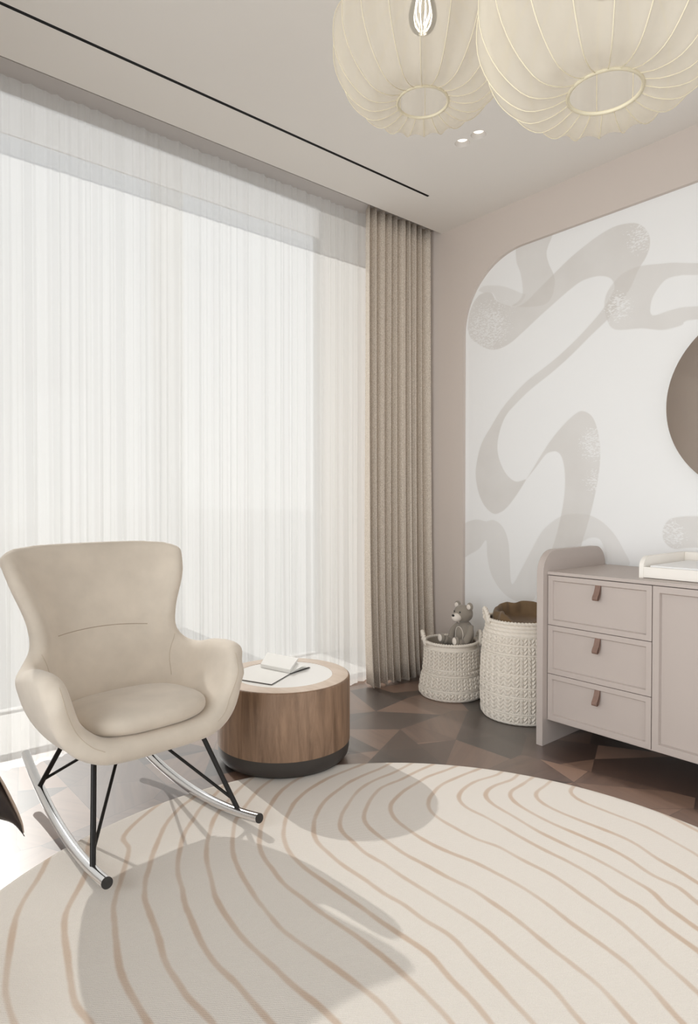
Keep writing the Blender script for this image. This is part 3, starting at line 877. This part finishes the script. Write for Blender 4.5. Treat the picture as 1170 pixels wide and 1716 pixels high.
# cushion
def cushion_pt(a, ph_):
    c, s_ = math.cos(a), math.sin(a); n_ = 3.1
    rr_ = (abs(c) ** n_ + abs(s_) ** n_) ** (-1 / n_)
    x = .226 * rr_ * c; y = .205 * rr_ * s_
    if y < 0: x *= 1 - .10 * (y / .205) ** 2
    e_ = 0.42
    cp_, sp_ = math.cos(ph_), math.sin(ph_)
    rad_ = abs(cp_) ** e_; zz = math.copysign(abs(sp_) ** .8, sp_)
    return x * rad_, y * rad_, zz
V = []; F = []; na2, nph = 72, 20
for i in range(nph + 1):
    ph_ = -PI / 2 + PI * i / nph
    for k in range(na2):
        x, y, zz = cushion_pt(2 * PI * k / na2, ph_)
        crown = .012 * (1 - (x / .235) ** 2) * (1 - (y / .21) ** 2)
        V.append((x, .215 + y, .378 + zz * .042 + (crown if zz > 0 else 0) - .05 * (y / .2) * .25))
for i in range(nph):
    for k in range(na2): F.append((i * na2 + k, i * na2 + (k + 1) % na2, (i + 1) * na2 + (k + 1) % na2, (i + 1) * na2 + k))
Geo().add(V, F).build('seat_cushion', M['chair'], ch, True, angle=180)
def zr(y): return .0165 + (y - .13) ** 2 / 3.0
def xr(y): return .255 - .045 * (y + .15) / .67
for sgn in (-1, 1):
    ysq = np.linspace(-.15, .72, 36)
    ro = Geo().tube([(sgn * xr(y), y, zr(y)) for y in ysq], .016, 20).build('rocker', M['chrome'], ch, True, angle=50)
    d = Vector((sgn * (xr(-.15) - xr(-.13)), -.02, zr(-.15) - zr(-.13))).normalized()
    q = Vector((sgn * xr(-.15), -.15, zr(-.15)))
    Geo().tube([q - d * .002, q + d * .0025], .0158, 20).build('end_cap', M['dark_cap'], ro, True, angle=50)
    for nm, yb, top in (('front_leg', -.035, (sgn * .175, .13, .33)), ('rear_leg', .52, (sgn * .16, .34, .33))):
        bot = Vector((sgn * xr(yb), yb, zr(yb) + .012)); tp = Vector(top)
        lg = Geo().tube([bot, tp], .0085, 12).build('leg', M['black_metal'], ch, True)
        a = bot.lerp(tp, .10); c_ = Vector((sgn * .03, .235, .30))
        Geo().tube([a, a + (c_ - a) * .04 + Vector((0, 0, .0)), c_], .0052, 10).build('brace', M['black_metal'], lg, True)
Geo().box(-.19, .19, .11, .36, .275, .30, .004).build('under_seat_plate', M['black_metal'], ch)

# ------------------------------------------------------------------ drum table
TC = (1.533, 2.262)
tb = thing('drum_side_table', 'round oak drum side table with white inset top and dark plinth', 'table', (TC[0], TC[1], RZ))
TR = .283; THT = .346
Geo().lathe([(TR - .045, 0), (TR - .022, .004), (TR - .007, .022), (TR - .003, .045), (TR - .003, .073)], 96).build('plinth', M['table_base'], tb, True, angle=60)
g = Geo().lathe([(TR - .006, .0735), (TR, .0735), (TR, THT - .012), (TR - .002, THT - .005), (TR - .006, THT - .002), (TR - .01, THT - .002)], 128)
g.build('drum', M['oak_side'], tb, True, angle=40)
g = Geo().lathe([(.2085, THT - .008), (.2085, THT), (TR - .012, THT), (TR - .007, THT - .0015), (TR - .007, THT - .008)], 128, close=True)
g.build('top_rim', M['oak_top_sunlit'], tb, True, angle=40)
Geo().lathe([(0.0, THT - .008), (.2075, THT - .008), (.2075, THT - .0012), (0, THT - .0012)], 96).build('inset_disc', M['disc'], tb, True, angle=40)

# notebook on the table
ZT = RZ + THT
def tp(x, y, dz=0.0):
    q = floor_pt(x, y, ZT + dz); return Vector(q)
nb_o = tp(486, 1130)
nbk = thing('notebook', 'open white notebook with dark covers lying on the round table', 'notebook', nb_o)
def quad_slab(name, pts, th, material, lift=0.0):
    lo = [Vector(q) - nb_o + Vector((0, 0, lift)) for q in pts]; hi = [q + Vector((0, 0, th)) for q in lo]
    n_ = len(lo); V = lo + hi
    F = [tuple(reversed(range(n_))), tuple(range(n_, 2 * n_))] + [(i, (i + 1) % n_, n_ + (i + 1) % n_, n_ + i) for i in range(n_)]
    return Geo().add(V, F).build(name, material, nbk)
A1, A2, A3, A4 = tp(405, 1140), tp(455, 1148), tp(486, 1130), tp(437, 1120)
quad_slab('cover', [A1, A2, A3, A4], .002, M['board'])
ins = lambda q, c_: q.lerp(c_, .01)
cA = (A1 + A2 + A3 + A4) / 4
quad_slab('open_page', [ins(q, cA) for q in (A1, A2, A3, A4)], .0016, M['paper'], .0021)
B3 = tp(520, 1119); B4 = tp(468, 1108)
quad_slab('cover', [A3, B3, B4, A4], .002, M['board'])
# thick page block resting open over the hinge, pages fanned
blk_a = [A4, A3, tp(500, 1116), tp(448, 1106)]
cB = sum(blk_a, Vector()) / 4
V = []
for q, h in zip(blk_a, (.004, .004, .028, .028)):
    V.append(q - nb_o + Vector((0, 0, h)))
for q, h in zip(blk_a, (.020, .020, .036, .036)):
    V.append(q - nb_o + Vector((0, 0, h)))
F = [(3, 2, 1, 0), (4, 5, 6, 7), (0, 1, 5, 4), (1, 2, 6, 5), (2, 3, 7, 6), (3, 0, 4, 7)]
Geo().add(V, F).build('page_block', M['paper'], nbk)
for h, tt in ((.006, .92), (.012, .84), (.020, .74)):
    q1 = A3.lerp(B3, tt); q2 = A4.lerp(B4, tt)
    V = [A3 - nb_o + Vector((0, 0, .004)), q1 - nb_o + Vector((0, 0, h)), q2 - nb_o + Vector((0, 0, h)), A4 - nb_o + Vector((0, 0, .004))]
    V += [v + Vector((0, 0, .0007)) for v in V]
    Geo().add(V, [(3, 2, 1, 0), (4, 5, 6, 7), (0, 1, 5, 4), (1, 2, 6, 5), (2, 3, 7, 6), (3, 0, 4, 7)]).build('loose_page', M['paper'], nbk)

# ------------------------------------------------------------------ sideboard
SX = 2.481; FX = 2.517; SB = XW - .002
sb = thing('sideboard', 'taupe sideboard with three drawers, panelled door and rounded side panels', 'sideboard', (0, 0, 0))
def side_panel(y0, y1, par):
    pts = [(SX, 0), (SX, .88 - .105)]
    for k in range(1, 13):
        a = PI - PI / 2 * k / 12
        pts.append((SX + .105 + .105 * math.cos(a), .775 + .105 * math.sin(a)))
    for k in range(0, 13):
        a = PI / 2 - PI / 2 * k / 12
        pts.append((SB - .09 + .09 * math.cos(a), .79 + .09 * math.sin(a)))
    pts.append((SB, 0))
    o = Geo().prism(pts, 'y', y0, y1).build('side_panel', M['cab'], par, True, angle=30)
    bv = o.modifiers.new('bevel', 'BEVEL'); bv.width = .0015; bv.segments = 2; bv.limit_method = 'ANGLE'
    return o
side_panel(1.607, 1.639, sb); side_panel(-.285, -.253, sb)
Geo().box(FX - .002, SB, -.2528, 1.6065, .7705, .7845, .0012).build('top_board', M['cab'], sb)
Geo().box(FX + .02, SB - .02, -.25, 1.604, .118, .7695).build('body', M['cab_inside'], sb)
Geo().box(FX + .001, SB - .02, -.2528, 1.6065, .1145, .1175).build('bottom_board', M['cab'], sb)
def front(name, y0, y1, z0, z1, bw, rec, par):
    g = Geo()
    # frame built as ring with a bevelled inner edge and a recessed panel
    X0 = FX; xi = FX + rec
    R0 = [(y0, z0), (y1, z0), (y1, z1), (y0, z1)]
    R1 = [(y0 + bw, z0 + bw), (y1 - bw, z0 + bw), (y1 - bw, z1 - bw), (y0 + bw, z1 - bw)]
    sl = .004
    R2 = [(a + (sl if a < (y0 + y1) / 2 else -sl), b + (sl if b < (z0 + z1) / 2 else -sl)) for a, b in R1]
    V = [(X0, a, b) for a, b in R0] + [(X0, a, b) for a, b in R1] + [(xi, a, b) for a, b in R2] + [(X0 + .019, a, b) for a, b in R0]
    F = []
    for i in range(4):
        j = (i + 1) % 4
        F += [(i, j, 4 + j, 4 + i), (4 + i, 4 + j, 8 + j, 8 + i), (i, 12 + i, 12 + j, j)]
    F += [(8, 9, 10, 11), (15, 14, 13, 12)]
    o = g.add(V, F).build(name, M['cab'], par)
    bv = o.modifiers.new('bevel', 'BEVEL'); bv.width = .001; bv.segments = 2; bv.limit_method = 'ANGLE'
    return o
def pull(yc, zc, par):
    # folded leather loop
    w = .0118
    pr = [(0.0, .028), (-.003, .026), (-.007, .012), (-.017, -.010), (-.028, -.024), (-.030, -.034), (-.024, -.039), (-.014, -.035), (-.006, -.020), (-.0015, -.004), (-.0008, .022)]
    pr = catmull(pr, 3)
    V = []
    th = .0022
    pts = [Vector((FX + .006 + q[0], yc, zc + q[1])) for q in pr]
    for i, q in enumerate(pts):
        t_ = (pts[min(i + 1, len(pts) - 1)] - pts[max(i - 1, 0)]).normalized(); n_ = t_.cross(Vector((0, 1, 0)))
        for (sy, sn) in ((-w, -1), (w, -1), (w, 1), (-w, 1)):
            V.append(q + Vector((0, sy, 0)) + n_ * sn * th / 2)
    F = [(0, 1, 2, 3)]
    n_ = len(pts)
    for i in range(n_ - 1):
        for k in range(4): F.append((i * 4 + k, (i + 1) * 4 + k, (i + 1) * 4 + (k + 1) % 4, i * 4 + (k + 1) % 4))
    F.append(tuple((n_ - 1) * 4 + k for k in (3, 2, 1, 0)))
    h = Geo().add(V, F).build('leather_pull', M['leather'], par, True, angle=40)
    h['label'] = 'brown leather loop pull'
    return h
zz_ = [.1165, .3245, .5445, .7685]
DW = .4635
for k in range(3):
    d = front('drawer', 1.6045 - DW, 1.6045, zz_[k] + .0012, zz_[k + 1] - .0012, .022, .011, sb)
    pull(1.6045 - DW / 2 - .005, zz_[k + 1] - .047, d)
yd = 1.6045 - DW - .003
for k in range(2):
    front('door', yd - .46, yd, .1175, .7675, .026, .016, sb)
    yd -= .463
for k in range(3):
    d = front('drawer', -.2505, yd, zz_[k] + .0012, zz_[k + 1] - .0012, .022, .011, sb)
    pull((yd - .2505) / 2, zz_[k + 1] - .047, d)

# changing tray
tr = thing('changing_tray', 'white wooden changing tray with raised rounded sides on the sideboard', 'tray', (2.60, 1.232, .7845))
def tray_side(y0, y1):
    pts = [(0, 0), (0, .045)]
    for k in range(1, 11):
        a = PI - PI / 2 * k / 10
        pts.append((.055 + .055 * math.cos(a), .043 + .045 * math.sin(a)))
    pts += [(.41, .088), (.41, 0)]
    o = Geo().prism(pts, 'y', y0, y1).build('side_board', M['tray'], tr, True, angle=30)
tray_side(-.018, 0); tray_side(-.718, -.70)
Geo().box(.0, .014, -.7, -.018, 0.002, .046, .002).build('front_board', M['tray'], tr)
Geo().box(.396, .41, -.7, -.018, 0.0, .088, .002).build('back_board', M['tray'], tr)
Geo().box(.014, .396, -.7, -.018, 0.004, .014).build('base_board', M['tray'], tr)
pdm = thing('changing_mat', 'white padded changing mat lying inside the white tray', 'mat', (2.60, 1.232, .7985 + .0005))
Geo().box(.026, .388, -.69, -.03, 0.0, .038, .012).build('mat_pad', M['pad'], pdm, True, angle=60)

# mirror
mr = thing('round_mirror', 'large frameless round mirror on the mural wall above the sideboard', 'mirror', (XW, .895, 1.533))
def xdisc(r_, x0, x1, n_=128):
    return Geo().prism([(r_ * math.cos(2 * PI * k / n_), r_ * math.sin(2 * PI * k / n_)) for k in range(n_)], 'x', x0, x1)
xdisc(.417, -.006, .0).build('mirror_glass', M['mirror'], mr)
xdisc(.410, .0002, .020).build('backing', M['white'], mr)

# ------------------------------------------------------------------ baskets
def basket(name, label, loc, prof, rowsp, ncol, seed, handle_az, htilt=0.0):
    b_ = thing(name, label, 'basket', loc)
    zmax = prof[-1][1]
    zp = np.array([q[1] for q in prof]); rp = np.array([q[0] for q in prof])
    na_ = ncol * 14; dz = .0021
    zs_ = np.arange(0, zmax + 1e-6, dz)
    # smooth profile
    cs = np.array(catmull(prof, 8)); rz = np.interp(zs_, cs[:, 1], cs[:, 0])
    th_ = np.arange(na_) / na_
    segs = []; z = 0
    for (kind, h) in rowsp: segs.append((z, z + h, kind)); z += h
    disp = np.zeros((len(zs_), na_))
    for i, zz in enumerate(zs_):
        kind, t0, h = 'rope', 0, .016
        for (a, b2, k_) in segs:
            if a <= zz < b2: kind, t0, h = k_, (zz - a) / (b2 - a), b2 - a; break
        if kind == 'rope':
            body = math.sqrt(max(0, 1 - (2 * t0 - 1) ** 2))
            ph_ = (th_ * ncol * 1.35 + t0 * .9) % 1.0
            disp[i] = body * (.006 + .005 * np.sqrt(np.clip(1 - (2 * ph_ - 1) ** 2, 0, 1)))
        else:
            c_ = (th_ * ncol) % 1.0
            a = np.abs(c_ - .5) * 2
            pitch = .020
            s_ = ((zz + a * .023) / pitch) % 1.0
            leg = np.sqrt(np.clip(1 - (2 * a - 1) ** 2, 0, 1))
            disp[i] = .0155 * np.sqrt(np.clip(1 - (2 * s_ - 1) ** 2, 0, 1)) * (leg ** .38) 
    R_ = rz[:, None] - .007 + disp
    A_ = th_[None, :] * 2 * PI
    X = R_ * np.cos(A_); Y = R_ * np.sin(A_); Z = np.repeat(zs_[:, None], na_, 1)
    V = np.stack([X, Y, Z], 2).reshape(-1, 3)
    nzr = len(zs_)
    I = (np.arange(nzr - 1)[:, None] * na_ + np.arange(na_)[None]); J = (np.arange(nzr - 1)[:, None] * na_ + (np.arange(na_)[None] + 1) % na_)
    F = np.stack([I, J, J + na_, I + na_], 2).reshape(-1, 4)
    V = V.tolist(); F = F.tolist()
    # close with a bottom disc
    c0 = len(V); V.append((0, 0, 0.0))
    F += [(c0, (k + 1) % na_, k) for k in range(na_)]
    mesh_obj('woven_body', V, F, M['basket'], b_, True)
    pr = [(max(.01, r_ - .013), z_) for r_, z_ in zip(rz[::12], zs_[::12])]
    g = Geo().lathe([(0.001, .006)] + pr + [(rz[-1] - .013, zmax)], 64)
    g.f = [f for f in g.f if len(f) <= 4]
    g.build('lining', M['basket_in'], b_, True)
    # rolled rope rim
    g = Geo(); rt = rz[-1] - .006; nT = 64
    V = []; F = []
    for k in range(nT * 6):
        a = 2 * PI * k / (nT * 6)
        for q in range(10):
            bq = 2 * PI * q / 10
            tw = .0085 + .0022 * math.cos(2 * (bq + a * nT * .5))
            V.append(((rt + tw * math.cos(bq)) * math.cos(a), (rt + tw * math.cos(bq)) * math.sin(a), zmax + tw * math.sin(bq)))
    n1_ = nT * 6
    for k in range(n1_):
        for q in range(10): F.append((k * 10 + q, ((k + 1) % n1_) * 10 + q, ((k + 1) % n1_) * 10 + (q + 1) % 10, k * 10 + (q + 1) % 10))
    g.add(V, F).build('rim', M['basket'], b_, True, angle=180)
    for az in handle_az:
        d = Vector((math.cos(az), math.sin(az), 0)); s_ = Vector((-math.sin(az), math.cos(az), 0))
        pts = []
        for k in range(25):
            a = PI * k / 24
            pts.append(d * (rt + .006 + .010 * math.sin(a)) + s_ * (.048 * math.cos(a)) + Vector((0, 0, zmax - .01 + .062 * math.sin(a) ** .8)))
        hg = Geo()
        for st in (0, 1, 2):
            pp = []
            for k, q in enumerate(pts):
                ang_ = k * .9 + st * 2 * PI / 3
                pp.append(q + d * .0055 * math.cos(ang_) + Vector((0, 0, .0055 * math.sin(ang_))))
            hg.tube(catmull(pp, 2), .0062, 8)
        hg.build('handle', M['basket'], b_, True, angle=180)
    return b_
spec1 = [('rope', .018), ('knit', .033), ('rope', .013), ('knit', .066), ('rope', .013), ('knit', .018), ('rope', .013), ('knit', .10)]
basket('rope_basket', 'small flared white rope basket holding the teddy bear', (2.761, 2.383, .0), [(.168, 0), (.178, .03), (.172, .08), (.158, .15), (.150, .22), (.150, .27), (.154, .305)], spec1, 31, 1, [math.radians(140), math.radians(-40)])
spec2 = [('rope', .018), ('knit', .034), ('rope', .013), ('knit', .068), ('rope', .013), ('knit', .033), ('rope', .013), ('knit', .050), ('rope', .013), ('knit', .083), ('rope', .013), ('knit', .033), ('rope', .013), ('knit', .033), ('rope', .02), ('rope', .018), ('rope', .02)]
basket('rope_basket', 'tall white rope basket holding brown cloth beside the sideboard', (2.778, 1.925, .0), [(.190, 0), (.199, .03), (.203, .12), (.201, .25), (.192, .38), (.182, .46), (.178, .495)], spec2, 33, 2, [math.radians(140), math.radians(-40)])

# brown cloth bunched in the tall basket
V = []; F = []
na3 = 140
prof3 = catmull([(.150, -.06), (.152, -.01), (.150, .035), (.146, .068), (.136, .080), (.124, .070), (.116, .040), (.104, .010), (.06, -.005), (.001, -.01)], 5)
nr3 = len(prof3) - 1
for i, q in enumerate(prof3):
    t0 = i / nr3; up = max(0, min(1, (q[1] + .02) / .08))
    for k in range(na3):
        a = 2 * PI * k / na3
        fold = .5 * math.sin(5 * a + .6) + .25 * math.sin(9 * a + 2.0) + .35 * math.sin(3 * a + 1.1)
        far = (.5 - .5 * math.cos(a - math.radians(215))) ** .6
        r_ = q[0] * (1 - .16 * up * abs(fold))
        z = q[1] * (far if q[1] > 0 else 1) * (1 + .10 * fold * up) + .022 * up * math.exp(-((a - math.radians(165)) / .28) ** 2)
        V.append((r_ * math.cos(a), r_ * math.sin(a), z))
for i in range(nr3):
    for k in range(na3): F.append((i * na3 + k, i * na3 + (k + 1) % na3, (i + 1) * na3 + (k + 1) % na3, (i + 1) * na3 + k))
c_ = mesh_obj('brown_cloth', V, F, M['brown_cloth'], None, True, loc=(2.782, 1.922, .486))
tag(c_, 'crumpled brown cloth stuffed into the tall rope basket', 'cloth')

# ------------------------------------------------------------------ teddy bear
fx = Vector((-.985, .10, 0)).normalized(); sx_ = Vector((-fx.y, fx.x, 0))   # facing, and its own left
def L3(f_, s_, z_): return fx * f_ + sx_ * s_ + Vector((0, 0, z_))
Rb = Matrix((fx, sx_, Vector((0, 0, 1)))).transposed()
bear = thing('teddy_bear', 'grey plush teddy bear with pale muzzle sitting in the small basket', 'toy bear', (2.815, 2.330, .285))
g = Geo(); g.ellipsoid(L3(0, 0, .062), (.050, .055, .078), rot=Rb)
for sgn in (-1, 1):
    g.tube(catmull([L3(.0, sgn * .045, .110), L3(.025, sgn * .066, .075), L3(.050, sgn * .060, .035), L3(.062, sgn * .052, .018)], 6), [.018] * 6 + [.019] * 6 + [.020] * 6 + [.014], 14)
    g.tube(catmull([L3(.02, sgn * .035, .01), L3(.07, sgn * .05, .018), L3(.112, sgn * .055, .034)], 6), [.026] * 6 + [.025] * 6 + [.018], 14)
    g.ellipsoid(L3(.122, sgn * .057, .042), (.014, .022, .028), 16, 10, Rb)
body = g.build('body', M['bear'], bear, True, angle=180)
Geo().ellipsoid(L3(.014, 0, .062), (.042, .040, .066), rot=Rb).build('belly_patch', M['bear'], bear, True)
pp_ = []
for k in range(41):
    a = 2 * PI * k / 40
    pp_.append(L3(.0148 + .042 * math.sqrt(1 - .5625 * math.sin(a) ** 2 - .465 * math.cos(a) ** 2), .030 * math.sin(a), .062 + .045 * math.cos(a)))
Geo().tube(pp_, .0022, 6, cap=False).build('belly_piping', M['bear_pale'], bear, True, angle=180)
hd = Geo(); hc = L3(.012, 0, .178)
hd.ellipsoid(hc, (.052, .058, .051), rot=Rb)
hd.build('head', M['bear'], bear, True, angle=180)
Geo().ellipsoid(hc + L3(.050, 0, -.017), (.030, .029, .024), 20, 12, Rb).build('muzzle', M['bear_pale'], bear, True)
Geo().ellipsoid(hc + L3(.078, 0, -.004), (.006, .009, .007), 12, 8, Rb).build('nose', M['bear_black'], bear, True)
for sgn in (-1, 1):
    er = Geo().ellipsoid(hc + L3(-.004, sgn * .048, .044), (.012, .023, .023), 18, 12, Rb).build('ear', M['bear'], bear, True)
    Geo().ellipsoid(hc + L3(.006, sgn * .048, .043), (.006, .015, .015), 14, 8, Rb).build('inner_ear', M['bear_pale'], er, True)
    Geo().ellipsoid(hc + L3(.047, sgn * .022, .014), (.004, .005, .005), 10, 8, Rb).build('eye', M['bear_black'], bear, True)
    Geo().ellipsoid(L3(.136, sgn * .058, .044), (.004, .016, .021), 14, 8, Rb).build('foot_pad', M['bear_pale'], bear, True)

# ------------------------------------------------------------------ pendants
def pendant(loc, label, rz, ringr=.072):
    pd_ = thing('pendant_lamp', label, 'pendant lamp', loc, rz, 'ribbed fabric pendant lamps')
    prof = [(ringr, 0), (.110, -.012), (.155, -.010), (.195, .018), (.230, .062), (.254, .120), (.259, .180), (.248, .235), (.212, .285), (.165, .320), (.110, .338), (.060, .342)]
    cs = catmull(prof, 5)
    NRB = 20; SEG = 8; n_ = NRB * SEG
    V = []; F = []
    for i, q in enumerate(cs):
        t0 = i / (len(cs) - 1)
        sag = math.sin(PI * min(1, t0 * 1.02)) ** .6
        for k in range(n_):
            a = 2 * PI * k / n_; u = (k % SEG) / SEG
            w_ = math.sin(PI * u)
            r_ = q[0] * (1 - .085 * sag * w_); z_ = q[1] + .016 * sag * w_ * max(0, 1 - t0 * 3.2)
            V.append((r_ * math.cos(a), r_ * math.sin(a), z_))
    for i in range(len(cs) - 1):
        for k in range(n_): F.append((i * n_ + k, i * n_ + (k + 1) % n_, (i + 1) * n_ + (k + 1) % n_, (i + 1) * n_ + k))
    shd = mesh_obj('fabric_shade', V, F, M['shade'], pd_, True)
    for k in range(NRB):
        a = 2 * PI * k / NRB
        Geo().tube([(q[0] * math.cos(a), q[0] * math.sin(a), q[1]) for q in cs[::2]], .0011, 6, cap=False).build('rib', M['ring'], pd_, True, angle=180)
    for (rr_, zz, nm) in ((ringr, 0, 'bottom_ring'), (.060, .342, 'top_ring')):
        Geo().lathe([(rr_ + .004 * math.cos(b2), zz + .004 * math.sin(b2)) for b2 in np.linspace(0, 2 * PI, 10, endpoint=False)], 64, close=True).build(nm, M['ring'], pd_, True, angle=180)
    top = ZC - loc[2]
    Geo().tube([(0, 0, .40), (0, 0, top - .02)], .003, 8).build('cord', M['ring'], pd_, True)
    Geo().lathe([(.0, top - .024), (.05, top - .024), (.055, top - .018), (.055, top - .0005), (0, top - .0005)], 40).build('ceiling_rose', M['white'], pd_, True)
    sk = Geo().lathe([(.0, .335), (.018, .335), (.020, .345), (.020, .395), (.008, .405), (0, .405)], 24)
    sk.build('socket', M['brass'], pd_, True)
    for k in range(3):
        a = 2 * PI * k / 3; g = Geo().tube([(.018 * math.cos(a), .018 * math.sin(a), .345), (.060 * math.cos(a), .060 * math.sin(a), .342)], .0015, 6)
        g.build('shade_support', M['ring'], pd_)
    bulb = Geo().lathe([(0, .196), (.010, .197), (.022, .201), (.033, .212), (.039, .228), (.041, .245), (.038, .265), (.030, .290), (.021, .315), (.016, .335)], 32)
    bulb.f = [f for f in bulb.f if len(f) <= 4]
    bl = bulb.build('bulb', M['bulb_glass'], pd_, True)
    g = Geo()
    for k in range(8):
        a = 2 * PI * k / 8 + .2
        r0, r1 = .008, .021
        g.tube([(r0 * math.cos(a), r0 * math.sin(a), .212), (r1 * math.cos(a), r1 * math.sin(a), .245), (r1 * math.cos(a), r1 * math.sin(a), .275), (.010 * math.cos(a), .010 * math.sin(a), .325)], .0009, 6)
    g.build('filament', M['filament'], bl)
    return pd_
pendant((1.338, 1.267, 2.24), 'ribbed cream fabric pendant lamp, the further and smaller one on the left', .1)
pendant((1.241, .666, 1.935), 'ribbed cream fabric pendant lamp, the nearer and larger one on the right', .25)

# ------------------------------------------------------------------ downlights
for i, (x, y) in enumerate(DL):
    d = thing('recessed_downlight', ('recessed white ceiling downlight nearer the window' if i == 0 else 'recessed white ceiling downlight nearer the camera'), 'downlight', (x, y, ZC), 0, 'recessed ceiling downlights')
    Geo().lathe([(.0350, .0005), (.034, .003), (.0245, .020), (.0245, .026), (.0352, .026)], 40, close=True).build('trim_cone', M['dl_cone'], d, True, angle=50)
    Geo().lathe([(0, .019), (.0243, .019), (.0243, .024), (0, .024)], 32).build('lens', M['lamp_glow'], d, True, angle=50)

# ------------------------------------------------------------------ potted plant beyond the left edge, one leaf tip in view
pl = thing('potted_plant', 'dark brown drooping leaf tip of a plant at the left edge', 'plant', (-.03, 1.55, 0))
Geo().lathe([(.0, 0), (.085, 0), (.095, .01), (.120, .22), (.126, .235), (.118, .235), (.108, .205), (0, .205)], 48).build('pot', M['pot'], pl, True, angle=40)
Geo().lathe([(0, .200), (.108, .200), (.109, .208), (0, .212)], 32).build('soil', M['soil'], pl, True)
Geo().tube(catmull([(0, 0, .2), (.01, .01, .40), (-.01, .0, .62)], 6), .008, 10).build('stem', M['leaf'], pl, True)
def leaf(p0, p1, w, sag, nm='leaf', fold=.35):
    p0 = Vector(p0); p1 = Vector(p1); ax = (p1 - p0); n_ = 18
    side = ax.cross(Vector((0, 0, 1))).normalized()
    V = []; F = []
    for i in range(n_ + 1):
        t0 = i / n_
        c = p0 + ax * t0 + Vector((0, 0, sag * math.sin(PI * t0)))
        ww = w * (math.sin(PI * min(1, t0 ** .8)) ** .7) * (1 - .15 * t0) + .001
        for u in (-1, -.5, 0, .5, 1):
            V.append(c + side * ww * u + Vector((0, 0, fold * ww * abs(u) + .004 * math.sin(t0 * 14 + u))))
    for i in range(n_):
        for k in range(4): F.append((i * 5 + k, i * 5 + k + 1, (i + 1) * 5 + k + 1, (i + 1) * 5 + k))
    o = mesh_obj(nm, V, F, M['leaf'], pl, True)
    s = o.modifiers.new('thick', 'SOLIDIFY'); s.thickness = .0015
    return o
def lp(x, y, z): return Vector(floor_pt(x, y, z)) - Vector((-.03, 1.55, 0))
def yp(x, y, Y):
    d = _ray(x, y); return Vector(np.array([0, 0, 1.1]) + d * (Y / d[1])) - Vector((-.03, 1.55, 0))
up_ = catmull([yp(-190, 1150, 1.56), yp(-80, 1190, 1.53), yp(-12, 1287, 1.50), yp(18, 1342, 1.49), yp(33, 1376, 1.485), yp(38, 1395, 1.48)], 5)
lo_ = catmull([yp(-190, 1156, 1.50), yp(-130, 1300, 1.46), yp(-50, 1362, 1.46), yp(0, 1373, 1.47), yp(22, 1381, 1.478), yp(37, 1397, 1.48)], 5)
V = []; F = []
for a_, b_ in zip(up_, lo_):
    a_ = Vector(a_); b_ = Vector(b_)
    for u in (0, .25, .5, .75, 1):
        V.append(a_.lerp(b_, u) + Vector((0, -.02 * math.sin(PI * u), 0)))
for i in range(len(up_) - 1):
    for k in range(4): F.append((i * 5 + k, i * 5 + k + 1, (i + 1) * 5 + k + 1, (i + 1) * 5 + k))
lf_ = mesh_obj('leaf', V, F, M['leaf'], pl, True)
lf_.modifiers.new('thick', 'SOLIDIFY').thickness = .0015
mg = Geo().tube([Vector(q) + Vector((.0015, -.003, 0)) for q in up_[9:]], [.0005 + .0028 * math.sin(PI * min(1, .15 + .8 * k / (len(up_) - 10))) for k in range(len(up_) - 9)], 8)
mg.build('leaf_margin', M['leaf_edge_lit'], lf_, True)['label'] = 'lit leaf edge painted as a pale strip'
for a, r_, z_ in ((1.9, .20, .70), (3.0, .18, .62), (4.4, .22, .66), (5.2, .18, .75)):
    leaf((0, 0, .58), (r_ * math.cos(a), r_ * math.sin(a), z_), .04, .05)
